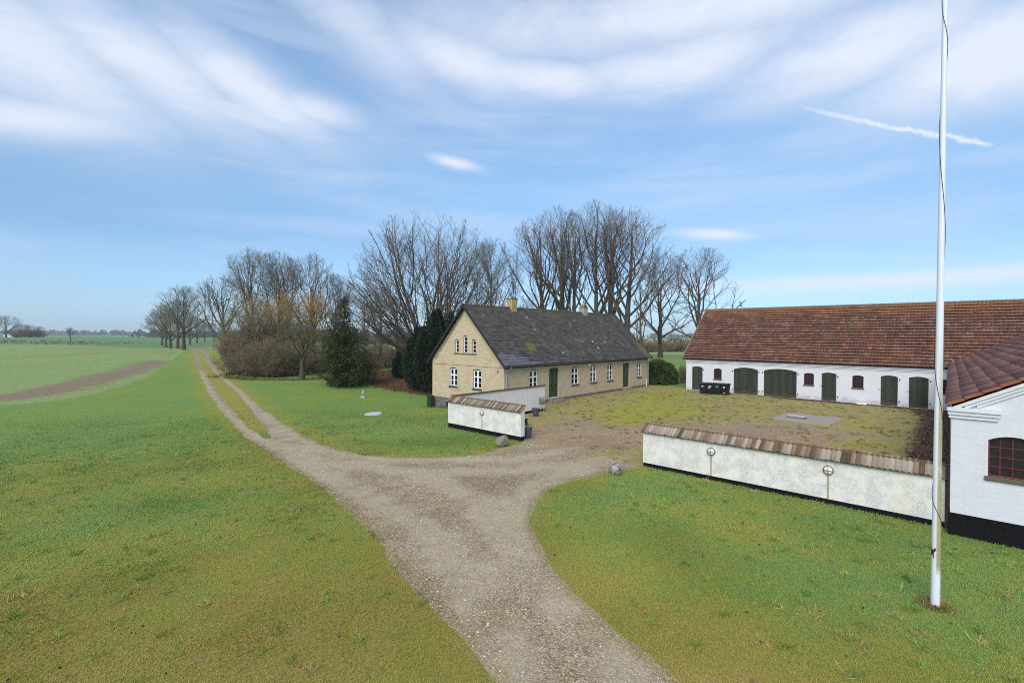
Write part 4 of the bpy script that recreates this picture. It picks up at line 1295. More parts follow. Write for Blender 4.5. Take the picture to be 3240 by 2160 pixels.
# ------------------------------------------------------------------ rendered boundary walls
def boundary_wall(label, loc, rotz, length, h, hp, mat, cope_mat, out=-1, breaks=(), thick=.26, tilt=True, seed=0, group=None, endcap=True):
    """x along the wall; 'out' is the side (y sign) the coping falls to"""
    t = thing('boundary_wall', label, 'wall', (loc[0], loc[1], 0), rotz); t['kind'] = 'thing'
    y0, y1 = 0.0, thick
    rise = .24; ctop = h + rise
    prof = [(y0, hp), (y1, hp), (y1, ctop - .03 if out < 0 else h), (y0, h if out < 0 else ctop - .03)]
    b = MB(); b.add([(x, y, z) for x in (0, length) for y, z in prof], [(0, 1, 2, 3), (7, 6, 5, 4), (0, 4, 5, 1), (1, 5, 6, 2), (2, 6, 7, 3), (3, 7, 4, 0)])
    b.build('render', mat, t)
    MB().box(.015, length - .015, -.45, hp + .004, -.012 + .02, thick - .02).build('plinth', M['tar'], t)
    sl = math.hypot(thick + .14, rise + .03)
    segs = [0.0] + list(breaks) + [length]
    for i, (a, c) in enumerate(zip(segs[:-1], segs[1:])):
        if out < 0: o, d = (a - .05, -.10, h - .02 + i * .0), (0, (thick + .14) / sl, (rise + .03) / sl)
        else: o, d = (a - .05, thick + .10, h - .02), (0, -(thick + .14) / sl, (rise + .03) / sl)
        tiles('coping', cope_mat, t, o, (1, 0, 0), d, c - a + (.06 if i == len(segs) - 2 else .02), sl, .13, sl + .02, .010, .9, seed + i)
        u = MB(); ya, yb = (-.09, thick + .03) if out < 0 else (thick + .09, -.03)
        u.add([(x, y, z) for x in (a - .045, c + .02) for y, z in ((ya, h - .035), (yb, ctop + .0))], [(0, 1, 3, 2)])
        u.box(a - .045, c + .02, ctop - .03, ctop + .045, (thick - .01 if out < 0 else -.06), (thick + .05 if out < 0 else .01))
        u.build('coping_bed', M['dark_brick'], t, recalc=False)
    return t


boundary_wall('long white rendered wall with tiled coping, in front of the farmyard', L0, TH - math.pi / 2, 8.62, 1.37, .17, M['render_wall'], M['coping_tile'], -1, (6.71,), seed=31)
boundary_wall('short white rendered wall beside the gravel drive, in front of the house', P0 + 5.36 * E2, TH - math.pi / 2, 5.36, 1.41, .22, M['render_wall'], M['coping_tile_grey'], -1, seed=35)
boundary_wall('streaky white wall running close along the yard side of the farmhouse', P0 + 5.36 * E2 + .27 * E1, TH, 8.22, 1.42, .10, M['render_wall_streaked'], M['coping_tile_grey'], 1, seed=39)

# ------------------------------------------------------------------ small things in the yard and on the lawn
RB = TH - math.pi / 2
M['lamp_glass'] = plain('lamp_glass', (0.84, 0.77, 0.54), 0.35, 0.1, 6, 0.4)
M['galv'] = plain('galvanised', (0.20, 0.205, 0.21), 0.55, 0.3, 10, 0.4, 0.3)
M['rust_pipe'] = plain('conduit', (0.36, 0.30, 0.22), 0.8, 0.3, 12)
M['bin_black'] = plain('bin_black', (0.016, 0.016, 0.017), 0.45, 0.2, 9)
M['bin_lid'] = plain('bin_lid', (0.040, 0.044, 0.040), 0.6, 0.5, 8)
M['stick_teal'] = plain('sticker_teal', (0.03, 0.30, 0.28), 0.5, 0.1)
M['stick_blue'] = plain('sticker_blue', (0.04, 0.28, 0.40), 0.5, 0.1)
M['stick_pink'] = plain('sticker_pink', (0.55, 0.28, 0.33), 0.5, 0.1)
M['stick_white'] = plain('sticker_white', (0.70, 0.70, 0.68), 0.5, 0.1)
M['steel'] = plain('brushed_steel', (0.42, 0.42, 0.40), 0.28, 0.1, 12, 0.5, 0.85)
M['mail_black'] = plain('mail_black', (0.022, 0.022, 0.024), 0.5)
M['glaze'] = plain('glazed_pot', (0.060, 0.065, 0.090), 0.4, 0.55, 7, 0.5)
M['glaze_brown'] = plain('glazed_pot_brown', (0.075, 0.062, 0.080), 0.45, 0.4, 6, 0.4)
M['soil'] = plain('potting_soil', (0.045, 0.032, 0.022), 0.95, 0.4, 14)
M['pot_green'] = plain('pot_greens', (0.10, 0.16, 0.035), 0.9, 0.6, 20, bump=0.6)
M['hatch'] = plain('hatch_metal', (0.44, 0.44, 0.47), 0.5, 0.15, 7, 0.5, 0.2)
M['slab'] = plain('slab_concrete', (0.31, 0.255, 0.205), 0.9, 0.28, 3.5, bump=0.3)
M['cab_green'] = plain('cabinet_green', (0.014, 0.045, 0.028), 0.5, 0.15, 4)
M['rope'] = plain('rope', (0.035, 0.030, 0.028), 0.9, 0.3, 20)


def wall_lamp(label, loc, rotz, foot):
    t = thing('bulkhead_lamp', label, 'wall lamp', loc, rotz, 'round bulkhead lamps on the white walls')
    ring = MB(); n = 24
    pts = [(.125 * math.cos(2 * math.pi * i / n), -.040, .125 * math.sin(2 * math.pi * i / n)) for i in range(n + 1)]
    ring.tube(pts, .015, 8, False)
    ring.tube([(.125 * math.cos(2 * math.pi * i / n), -.018, .125 * math.sin(2 * math.pi * i / n)) for i in range(n + 1)], .018, 8, False)
    arc_ = [(0.13 * math.sin(a), -.040 - .062 * math.cos(a), 0) for a in np.linspace(-math.pi / 2, math.pi / 2, 11)]
    ring.tube(arc_, .009, 6); ring.tube([(0, y, x) for x, y, _ in arc_], .009, 6)
    ring.build('guard', M['galv'], t, smooth=True)
    gl = MB(); prof = [(.118 * math.cos(a), .055 * math.sin(a)) for a in np.linspace(0, math.pi / 2 - .02, 8)]
    vs = [(r_ * math.cos(2 * math.pi * k / n), -.030 - h, r_ * math.sin(2 * math.pi * k / n)) for r_, h in prof for k in range(n)]
    gl.add(vs, [(i * n + k, i * n + (k + 1) % n, (i + 1) * n + (k + 1) % n, (i + 1) * n + k) for i in range(7) for k in range(n)] + [tuple(range(7 * n, 8 * n))])
    gl.build('glass_dome', M['lamp_glass'], t, smooth=True)
    MB().box(-.016, .016, -foot, -.12, -.030, -.001).build('conduit', M['rust_pipe'], t)
    return t


def on_wall(o, x, y, z, rot):
    c, s = math.cos(rot), math.sin(rot)
    return (o[0] + c * x - s * y, o[1] + s * x + c * y, z)


FW = P0 + 5.36 * E2; BW = FW + .27 * E1
wall_lamp('round wall lamp on the long front wall, nearer its free left end', on_wall(L0, 2.58, -.001, 1.02, RB), RB, .85)
wall_lamp('round wall lamp on the long front wall, nearer the flagpole', on_wall(L0, 6.03, -.001, 1.04, RB), RB, .87)
wall_lamp('round wall lamp in the middle of the short wall by the boulder', on_wall(FW, 2.70, -.001, 1.06, RB), RB, .84)
wall_lamp('round wall lamp on the streaky wall, peeping over the short wall coping', on_wall(BW, 3.35, -.001, 1.02, TH), TH, .92)


def flagpole():
    x, y = 7.945, 8.87
    t = thing('flagpole', 'tall tapering white flagpole with a dark rope, algae stained near its foot', 'flagpole', (x, y, gzf(x, y)))
    hs = [-.3, 0, .6, 1.5, 3, 5, 7, 9, 11, 13]; rs_ = [.071, .070, .068, .066, .061, .055, .050, .044, .039, .033]
    MB().lathe(list(zip(rs_, hs)), 28).build('pole', M['pole'], t, smooth=True)
    rad = lambda z: float(np.interp(z, hs, rs_))
    MB().lathe([(.03, 13), (.06, 13.03), (.085, 13.1), (.06, 13.17), (.01, 13.2)], 16).build('finial', M['pole'], t, smooth=True)
    # halyard winding loosely round the pole; angle 0 faces the camera, positive to its right
    key = [(12.9, -230), (11.2, -90), (10.4, 90), (8.9, 270), (6.9, 450), (4.57, 630), (3.37, 810), (2.07, 990), (1.55, 1170), (1.15, 1330), (1.04, 1410)]
    zz = np.linspace(12.9, 1.04, 220); aa = np.interp(-zz, [-k[0] for k in key], [k[1] for k in key])
    base = math.atan2(-y, -x)
    pts = []
    for z, a in zip(zz, aa):
        w = base + R(a); q = rad(z) + .006
        pts.append((q * math.cos(w), q * math.sin(w), z))
    MB().tube(pts, .0045, 6).build('halyard', M['rope'], t, smooth=True)
    k = MB(); w = base + R(1410); q = .078
    for i in range(3):
        ring = [((.072 + .004 * i) * math.cos(w + s), (.072 + .004 * i) * math.sin(w + s), 1.02 + .02 * i + .05 * math.sin(s * 3)) for s in np.linspace(-.6, .5, 9)]
        k.tube(ring, .007, 6)
    k.tube([(q * math.cos(w), q * math.sin(w), 1.06), (q * 1.08 * math.cos(w + .1), q * 1.08 * math.sin(w + .1), .93)], .007, 6)
    k.tube([(q * math.cos(w - .2), q * math.sin(w - .2), .98), (q * 1.15 * math.cos(w - .2), q * 1.15 * math.sin(w - .2), 1.08)], .012, 8)
    k.build('cleat', M['rope'], t)
    return t


flagpole()


def bin_parts(t, stick):
    b = MB(); w0, w1, d0, d1, h = .22, .285, .23, .33, .93
    vs = [(-w0, -d0, .05), (w0, -d0, .05), (w0, d0, .05), (-w0, d0, .05), (-w1, -d1, h), (w1, -d1, h), (w1, d1, h), (-w1, d1, h)]
    b.add(vs, [(0, 1, 2, 3), (4, 7, 6, 5), (0, 4, 5, 1), (1, 5, 6, 2), (2, 6, 7, 3), (3, 7, 4, 0)])
    b.box(-w1 - .02, w1 + .02, h - .05, h - .001, -d1 - .025, d1 + .02)
    for sx in (-.12, .12): b.box(sx - .012, sx + .012, .12, h - .05, -.315, -.24)
    b.box(-.10, .10, .02, .06, -.24, -.1)
    b.build('body', M['bin_black'], t, bevel=.012)
    l = MB(); n = 6; prof = [(-d1 - .045, h + .002), (-d1 - .045, h + .035)] + [(-d1 + (2 * d1) * i / n, h + .05 + .035 * math.sin(math.pi * i / n)) for i in range(n + 1)] + [(d1 + .05, h + .04), (d1 + .05, h + .002)]
    l.prism(prof, -w1 - .03, w1 + .03, lambda u, z, d: (d, u, z))
    l.build('lid', M['bin_lid'], t, bevel=.008)
    MB().tube([(-.24, d1 + .09, h - .03), (.24, d1 + .09, h - .03)], .018, 8).box(-.26, -.22, h - .05, h - .0, d1, d1 + .1).box(.22, .26, h - .05, h, d1, d1 + .1).build('handle', M['bin_black'], t)
    for sx in (-1, 1):
        MB().tube([(sx * .235, d0 + .03, .10), (sx * .285, d0 + .03, .10)], .10, 16).build('wheel', M['mail_black'], t)
    for (u, z, w, hh, mt) in stick:
        y = -(d0 + (d1 - d0) * (z - .05) / (h - .05)) - .006
        MB().box(u - w / 2, u + w / 2, z - hh / 2, z + hh / 2, y - .003, y + .006).build('sticker', M[mt], t)


for i, (lab, st) in enumerate((
        ('leftmost black wheelie bin, with a green sticker, by the barn door', [(-.02, .68, .11, .10, 'stick_white'), (.09, .68, .10, .12, 'stick_teal')]),
        ('black wheelie bin with pink and white stickers, second from the left', [(-.04, .70, .11, .10, 'stick_pink'), (.09, .70, .10, .11, 'stick_white'), (-.04, .57, .12, .10, 'stick_white')]),
        ('black wheelie bin with a blue sticker, third from the left', [(-.06, .69, .11, .12, 'stick_blue'), (.08, .69, .13, .13, 'stick_blue'), (-.06, .69, .04, .04, 'stick_white')]),
        ('newest black wheelie bin at the right end of the row', [(-.02, .66, .13, .13, 'stick_white'), (-.01, .17, .18, .035, 'stick_white')]))):
    u, v = 2.36 + .575 * i, -1.92 + .16 * i
    p = barnp(u, v)
    t = thing('wheelie_bin', lab, 'bin', (p[0], p[1], gzf(*p)), RB + R(4 - 3 * i), 'wheelie bins lined up in front of the barn')
    bin_parts(t, st)


def mailbox():
    p = (2.03, 31.47)
    t = thing('mailbox', 'steel mailbox on two thin legs at the end of the streaky wall', 'mailbox', (p[0], p[1], gzf(*p)), TH - R(30))
    for sx in (-.09, .09):
        MB().tube([(sx, 0, -.1), (sx, 0, .62)], .016, 8).build('leg', M['zinc'], t)
    prof = [(-.13, .55), (-.13, 1.0)] + [(-.13 + .0 + .26 * (1 - math.cos(a)) / 2 * 1.0, 1.0 + .03 * math.sin(a)) for a in np.linspace(0, math.pi, 6)] + [(.13, 1.0), (.13, .55)]
    MB().box(-.17, .17, .55, 1.02, -.02, .13).build('box', M['mail_black'], t, bevel=.012)
    fr = MB(); n = 10
    vs = []
    for k in range(n + 1):
        a = -math.pi / 2 + math.pi * k / n
        vs.append((-.02 - .10 * math.cos(a), .785 + .235 * math.sin(a)))
    fr.prism([(d, z) for d, z in vs], -.165, .165, lambda u, z, d: (d, u, z))
    fr.build('door', M['steel'], t, smooth=True)
    MB().box(-.06, .06, .94, .955, -.115, -.07).build('letter_slot', M['mail_black'], t)


mailbox()


def pot(label, p, rad, h, mat, plant):
    t = thing('plant_pot', label, 'plant pot', (p[0], p[1], gzf(*p)), 0.3, 'plant pots inside the short wall')
    MB().lathe([(rad * .64, 0), (rad * .70, .03), (rad * .92, h * .86), (rad * .92, h * .88), (rad * 1.04, h * .89), (rad * 1.05, h * .97), (rad * .98, h), (rad * .88, h), (rad * .86, h * .9), (.01, h * .9)], 28).build('pot', M[mat], t, smooth=True)
    MB().lathe([(rad * .86, h * .92), (rad * .5, h * .94), (.01, h * .95)], 20).build('soil', M['soil'], t, smooth=True)
    if plant:
        r_ = np.random.RandomState(5); V, F, C = [], [], []
        for i in range(260):
            a, q = r_.rand() * 6.28, rad * .82 * math.sqrt(r_.rand()); b = np.array([q * math.cos(a), q * math.sin(a), h * .93]); s = .03 + .03 * r_.rand()
            d = r_.normal(0, 1, 3); d[2] = abs(d[2]) * .7 + .2; d /= np.linalg.norm(d); e = np.cross(d, r_.normal(0, 1, 3)); e /= np.linalg.norm(e)
            n = len(V); V += [b, b + d * s + e * s * .4, b + d * s * 1.6, b + d * s - e * s * .4]; F.append((n, n + 1, n + 2, n + 3)); g = r_.rand(); C += [(.10 + .12 * g, .19 + .10 * g, .035)] * 4
        mesh_np('foliage', V, F, M['tint'], t, colors=C)
    return t


pot('big blue glazed pot of low green plants beside the wall end', (0.80, 23.36), .235, .55, 'glaze', True)
pot('empty brown glazed pot by the mailbox', (1.51, 30.0), .25, .50, 'glaze_brown', False)
t = thing('stacked_bowls', 'two small dark bowls stacked behind the big planted pot', 'bowls', (0.72, 26.7, 0), 0)
MB().lathe([(.12, 0), (.20, .16), (.22, .17), (.20, .19), (.14, .12), (.01, .11)], 20).build('bowl', M['mail_black'], t, smooth=True)
MB().lathe([(.12, .19), (.20, .34), (.22, .35), (.20, .37), (.14, .30), (.01, .29)], 20).build('bowl', M['mail_black'], t, smooth=True)
tag(MB().lathe([(.02, 0), (.15, .03), (.17, .08), (.14, .13), (.05, .15)], 12, (0.66, 25.9, 0)).build('stone', M['concrete'], None, smooth=True), 'small pale round stone lying behind the big planted pot', 'stone')


def rock(name, label, p, size, seed, mat):
    r_ = np.random.RandomState(seed); bm = bmesh.new(); bmesh.ops.create_icosphere(bm, subdivisions=4, radius=1.0)
    dirs = [(Vector(r_.normal(0, 1, 3)).normalized(), .62 + .3 * r_.rand()) for _ in range(13)]
    for v in bm.verts:
        n = v.co.normalized(); k = 1.0
        for d, o in dirs:
            c = n.dot(d)
            if c > .05: k = min(k, o / c)
        k *= 1 + .035 * math.sin(n.x * 9 + seed) * math.sin(n.y * 8) + .02 * math.sin(n.z * 17 + n.x * 13)
        v.co = Vector((n.x * size[0] * k, n.y * size[1] * k, n.z * size[2] * k))
    zmin = min(v.co.z for v in bm.verts)
    for v in bm.verts: v.co.z -= zmin + .05
    me = bpy.data.meshes.new(name); bm.to_mesh(me); bm.free()
    me.polygons.foreach_set('use_smooth', np.ones(len(me.polygons), bool)); me.materials.append(mat)
    o = link(name, me); o.location = (p[0], p[1], gzf(*p)); o.rotation_euler = (0, 0, seed)
    return tag(o, label, 'boulder')


def rock_mat(name, a, b, lich):
    m = Mat(name)
    col = m.mix(m.noise(m.obj, 5, 6, 0.7), a, b)
    if lich:
        k = m.step(m.noise(m.obj, 4, 7, 0.7, 0.4), 0.40, 0.52)
        col = m.mix(m.math('MULTIPLY', k, 0.85), col, m.mix(m.noise(m.obj, 30, 3), (0.28, 0.29, 0.24), (0.55, 0.56, 0.50)))
    return m.done(col, 0.85, m.bump(m.noise(m.obj, 12, 6, 0.7), 0.5, 0.03), 0.2)


M['rock_a'] = rock_mat('rock_brown', (0.17, 0.14, 0.115), (0.28, 0.225, 0.18), False)
M['rock_b'] = rock_mat('rock_lichen', (0.09, 0.065, 0.045), (0.20, 0.165, 0.12), True)
rock('boulder', 'rounded brown boulder on the grass by the short white wall', (-0.42, 21.55), (.325, .30, .29), 4, M['rock_a'])
rock('boulder', 'lichen covered boulder at the grass edge near the long white wall', (3.76, 17.25), (.245, .25, .30), 9, M['rock_b'])

# septic tank lid on the lawn, little stone figure, meter cabinet, slab and hatch, plastic box by the barn
p = (-9.2, 31.7)
o = MB().lathe([(.56, -.2), (.57, .05), (.55, .085), (.3, .10), (.01, .105)], 40).build('manhole_cover', M['concrete'], None, smooth=True)
o.location = (p[0], p[1], gzf(*p)); o.rotation_euler = (R(2), R(-2), 0)
tag(o, 'round pale concrete tank lid set in the lawn', 'manhole cover')
p = (-13.2, 42.4)
t = thing('garden_ornament', 'small dark stone garden ornament on a pale base, on the lawn before the spruce', 'ornament', (p[0], p[1], gzf(*p)))
MB().box(-.20, .20, -.1, .10, -.18, .18).build('base', M['concrete'], t, bevel=.02)
MB().lathe([(.15, .10), (.13, .22), (.16, .30), (.12, .42), (.13, .50), (.07, .58), (.075, .64), (.04, .70), (.01, .72)], 9).build('figure', M['rock_b'], t)
p = farm(-.42, 7.62)
t = thing('meter_cabinet', 'dark green electricity cabinet at the corner of the house gable', 'cabinet', (p[0], p[1], gzf(*p)), TH)
MB().box(-.16, .16, -.2, .86, -.24, .24).build('body', M['cab_green'], t, bevel=.012)
MB().box(-.18, .18, .86, .90, -.26, .26).build('lid', M['cab_green'], t, bevel=.008)
MB().box(-.175, -.16, -.1, .80, -.21, .21).box(-.182, -.175, .40, .46, .14, .17).build('door', M['cab_green'], t)
a = np.array([[15.81, 29.24], [18.36, 31.58], [20.56, 29.44], [18.15, 26.99]]); c = a.mean(0); ang = math.atan2(*(a[1] - a[0])[::-1])
o = MB().box(-1.73, 1.73, -.15, .055, -1.54, 1.54).build('concrete_slab', M['slab'], None, bevel=.015)
o.location = (c[0], c[1], 0); o.rotation_euler = (0, 0, ang)
tag(o, 'square brownish concrete slab lying in the middle of the farmyard', 'slab', None, 'thing')
t = thing('hatch', 'pale metal hatch box on the concrete slab in the yard', 'hatch', (17.62, 29.42, .056), ang)
MB().box(-.26, .26, 0, .085, -.46, .46).build('curb', M['galv'], t)
MB().box(-.30, .30, .087, .135, -.50, .50).build('lid', M['hatch'], t, bevel=.02)
p = barnp(13.55, -.22)
o = MB().box(-.32, .32, -.05, .10, -.16, .16).box(-.30, -.02, .10, .125, -.14, .14).box(.02, .30, .10, .125, -.14, .14).build('plastic_box', M['white_plastic'], None, bevel=.012)
o.location = (p[0], p[1], gzf(*p)); o.rotation_euler = (0, 0, RB)
tag(o, 'low white plastic box at the foot of the barn wall', 'box')

# ------------------------------------------------------------------ bare winter trees
def unit(v):
    return v / np.maximum(np.linalg.norm(v, axis=-1, keepdims=True), 1e-9)


def env_dist(p, d, c, r):
    """distance from p along d to the crown's outline (an ellipsoid)"""
    q = (p - c) / r; e = d / r
    A = (e * e).sum(-1); Bq = (q * e).sum(-1); C = (q * q).sum(-1) - 1
    disc = np.maximum(Bq * Bq - A * C, 0)
    return np.maximum((-Bq + np.sqrt(disc)) / A, 0.0)


def children(rg, P, Rr, lv, env):
    N, K, _ = P.shape; n = lv['n']
    t = (np.arange(n)[None, :] + rg.rand(N, n)) / n
    t = lv.get('t0', .25) + t * (lv.get('t1', 1.0) - lv.get('t0', .25))
    f = t * (K - 1); i = np.clip(f.astype(int), 0, K - 2); w = (f - i)[..., None]
    idx = np.arange(N)[:, None]
    p = P[idx, i] * (1 - w) + P[idx, i + 1] * w
    tan = unit(P[idx, i + 1] - P[idx, i]); r0 = Rr[idx, i] * (1 - w[..., 0]) + Rr[idx, i + 1] * w[..., 0]
    az = (np.arange(n)[None, :] * 2.399 + rg.rand(N, 1) * 6.28 + rg.normal(0, .35, (N, n)))
    ref = np.where(np.abs(tan[..., 2:3]) > .9, np.array([1.0, 0, 0]), np.array([0, 0, 1.0]))
    a = unit(np.cross(tan, ref)); b = np.cross(tan, a)
    ang = R(1) * (lv['ang'] + (lv.get('ang_top', lv['ang']) - lv['ang']) * t + rg.normal(0, lv.get('asd', 9), (N, n)))
    d = tan * np.cos(ang)[..., None] + (a * np.cos(az)[..., None] + b * np.sin(az)[..., None]) * np.sin(ang)[..., None]
    d = d.reshape(-1, 3); p = p.reshape(-1, 3); r0 = r0.reshape(-1)
    Lp = np.linalg.norm(np.diff(P, axis=1), axis=2).sum(1)
    L = np.repeat(Lp, n) * lv['lr'] * rg.uniform(.65, 1.2, len(p)) * (1 - lv.get('short', .45) * (t.reshape(-1)))
    if env is not None:
        # aim at where the outline will be once the shoot has curved upward
        D = env_dist(p, unit(d + np.array([0, 0, 1.0]) * lv.get('up', .08) * lv['k'] * .5), *env)
        if lv.get('fill'): L = D * rg.uniform(lv['fill'] * .82, lv['fill'], len(p))
        L = np.minimum(L, D * rg.uniform(.85, 1.06, len(p)))
    L = np.maximum(L, lv.get('lmin', .25))
    k = lv['k']; st = (L / (k - 1))[:, None]
    pts = [p]
    for j in range(k - 1):
        d = unit(d + np.array([0, 0, 1.0]) * lv.get('up', 0.08) + rg.normal(0, lv.get('wob', .12), d.shape))
        pts.append(pts[-1] + d * st)
    Pc = np.stack(pts, 1)
    rb = np.maximum(np.minimum(r0 * lv.get('rr', .62), L * lv.get('rl', .035)), lv.get('rmin', .012))
    Rc = rb[:, None] * np.linspace(1, lv.get('taper', .35), k)[None, :]
    return Pc, np.maximum(Rc, lv.get('rtip', .006))


def tube_np(levels):
    Vs, Fs, n = [], [], 0
    for P, Rr, s in levels:
        N, K, _ = P.shape
        tan = unit(np.gradient(P, axis=1)); ref = np.where(np.abs(tan[..., 2:3]) > .92, np.array([1.0, 0, 0]), np.array([0, 0, 1.0]))
        a = unit(np.cross(tan, ref)); b = np.cross(tan, a)
        w = np.arange(s) * 2 * math.pi / s
        V = P[:, :, None, :] + (a[:, :, None, :] * np.cos(w)[None, None, :, None] + b[:, :, None, :] * np.sin(w)[None, None, :, None]) * Rr[:, :, None, None]
        base = n + (np.arange(N)[:, None, None] * K + np.arange(K - 1)[None, :, None]) * s
        j = np.arange(s)[None, None, :]; j2 = (j + 1) % s
        F = np.stack([base + j, base + j2, base + s + j2, base + s + j], -1).reshape(-1, 4)
        Vs.append(V.reshape(-1, 3)); Fs.append(F); n += N * K * s
    return np.concatenate(Vs), np.concatenate(Fs)


def make_tree(seed, H, trunk_r, width, fork=.3, kind='oak', bark='bark', twig='twig', dens=1.0):
    """returns (trunk mesh, crown mesh)"""
    rg = np.random.RandomState(seed)
    c = np.array([0, 0, 0.0]); K = 9
    if kind == 'lime':
        zc, rz = H * .60, H * .415; stems = 1; th = H * .82
        lv = [dict(n=13, t0=.22, t1=.80, ang=44, ang_top=13, fill=1.0, lr=9, k=10, up=.11, wob=.10, rr=.56, rl=.019, rmin=.04, taper=.22, asd=7),
              dict(n=6, t0=.22, t1=.95, ang=27, fill=1.0, lr=9, k=8, up=.05, wob=.10, rr=.52, rl=.0105, rmin=.017, asd=11, short=.55),
              dict(n=5, t0=.20, ang=27, lr=.58, k=6, up=.05, wob=.12, rmin=.010, rl=.012, asd=11, short=.35),
              dict(n=5, t0=.10, ang=32, lr=.52, k=4, up=.05, wob=.14, rmin=.0062, rl=.012, short=.25, lmin=.4)]
    elif kind == 'beech':
        zc, rz = H * .50, H * .52; stems = 20; th = H * .9
        lv = [dict(n=9, t0=.20, t1=.97, ang=36, ang_top=24, fill=1.0, lr=9, k=9, up=.02, wob=.10, rr=.52, rl=.0115, rmin=.024, asd=11, short=.5),
              dict(n=5, t0=.25, ang=32, lr=.55, k=7, up=.04, wob=.12, rmin=.0125, rl=.012, asd=11, short=.35),
              dict(n=7, t0=.10, ang=34, lr=.50, k=5, up=.04, wob=.13, rmin=.0072, rl=.012, short=.3, lmin=.4)]
    elif kind == 'willow':
        zc, rz = H * .62, H * .42; stems = 1; th = H * .75
        lv = [dict(n=11, t0=.30, t1=.98, ang=58, ang_top=25, fill=.9, lr=9, k=8, up=.05, wob=.13, rr=.6, rl=.03, rmin=.04, asd=9),
              dict(n=8, t0=.2, ang=50, lr=.5, k=6, up=.02, wob=.14, rmin=.02, rl=.02),
              dict(n=9, t0=.15, ang=50, lr=.6, k=6, up=-.16, wob=.12, rmin=.010, rl=.012, lmin=.8),
              dict(n=6, t0=.1, ang=35, lr=.7, k=5, up=-.24, wob=.10, rmin=.008, rl=.01, lmin=.8)]
    else:
        zc, rz = H * .59, H * .43; stems = 1; th = H * .72
        lv = [dict(n=12, t0=fork, t1=.92, ang=62, ang_top=20, fill=1.0, lr=9, k=9, up=.06, wob=.13, rr=.62, rl=.030, rmin=.045, taper=.22, asd=9),
              dict(n=7, t0=.18, ang=38, fill=1.0, lr=9, k=8, up=.035, wob=.13, rr=.58, rl=.015, rmin=.02, asd=11, short=.45),
              dict(n=6, t0=.15, ang=40, lr=.52, k=6, up=.05, wob=.14, rmin=.0125, rl=.015, asd=12, short=.3),
              dict(n=6, t0=.12, ang=40, lr=.52, k=4, up=.04, wob=.15, rmin=.0085, rl=.012, short=.3, lmin=.35)]
    env = (np.array([0, 0, zc]), np.array([width / 2, width / 2, rz]))
    if stems == 1:
        z = np.linspace(-.5, th, K); wob = np.cumsum(rg.normal(0, .018 * H / 9, (K, 2)), 0); wob[:2] = 0
        P = np.stack([wob[:, 0], wob[:, 1], z], 1)[None]
        s = np.clip(z / th, 0, 1); Rr = (trunk_r * (1 - s * .86) + trunk_r * .35 * np.exp(-z / .5) * (z >= -.6))[None]
        Rr = np.minimum(Rr, trunk_r * 1.5)
    else:
        ph = np.arange(stems) * 2.399 + rg.rand() * 6; tl = R(66) * np.sqrt((np.arange(stems) + .5) / stems)
        P, Rr = [], []
        for a, tt in zip(ph, tl):
            d = np.array([math.sin(tt) * math.cos(a), math.sin(tt) * math.sin(a), math.cos(tt)]); p = np.array([.35 * math.cos(a), .35 * math.sin(a), -.4])
            D = env_dist((p + [0, 0, 1.5])[None], d[None], *env)[0] * rg.uniform(.84, .96); pts = [p]
            pts.append(p + np.array([.1 * math.cos(a), .1 * math.sin(a), 1.6]))
            for j in range(K - 2):
                d = unit(d + np.array([0, 0, .035]) + rg.normal(0, .07, 3)); pts.append(pts[-1] + d * D / (K - 2))
            P.append(pts); Rr.append(trunk_r * np.linspace(1, .14, K) * rg.uniform(.40, .9))
        P = np.array(P); Rr = np.array(Rr)
    lev = [(P, Rr, 10)]
    for i, l in enumerate(lv):
        l = dict(l)
        if i >= 1: l['n'] = max(2, int(round(l['n'] * dens)))
        Pp, Rp, _ = lev[-1]
        Pc, Rc = children(rg, Pp, Rp, l, env)
        lev.append((Pc, Rc, (7, 5, 4, 3, 3)[min(i, 4)]))
    return tube_np(lev[:2]), tube_np(lev[2:])


K_ = 3240 / 2352


def at(X, depth):
    """ground spot at a bearing (picture column in a 2352 wide frame) and distance"""
    return ((X * K_ - 1620) / 1510 * depth, depth)


PROTO = {}


def tree(key, label, X, depth, H=None, W=None, rot=0.0, lean=0.0, group=None, cat='tree', name='bare_tree', dz=0.0):
    (tv, tf), (cv, cf), h0, w0, bk, tw = PROTO[key]
    x, y = at(X, depth)
    t = thing(name, label, cat, (x, y, gzf(x, y) + dz), rot, group)
    sz = (H or h0) / h0; sx = (W or w0) / w0
    t.scale = (sx, sx, sz)
    if lean: t.rotation_euler = (0, lean, rot)
    if isinstance(tv, bpy.types.Mesh):
        a = link('trunk', tv, t); b = link('crown', cv, t)
    else:
        a = mesh_np('trunk', tv, tf, M[bk], t, smooth=True); b = mesh_np('crown', cv, cf, M[tw], t)
        PROTO[key] = ((a.data, None), (b.data, None), h0, w0, bk, tw)
    return t


def proto(key, seed, H, tr, W, kind, bark='bark', twig='twig', fork=.3, dens=1.0):
    a, b = make_tree(seed, H, tr, W, fork, kind, bark, twig, dens)
    PROTO[key] = (a, b, H, W, bark, twig)


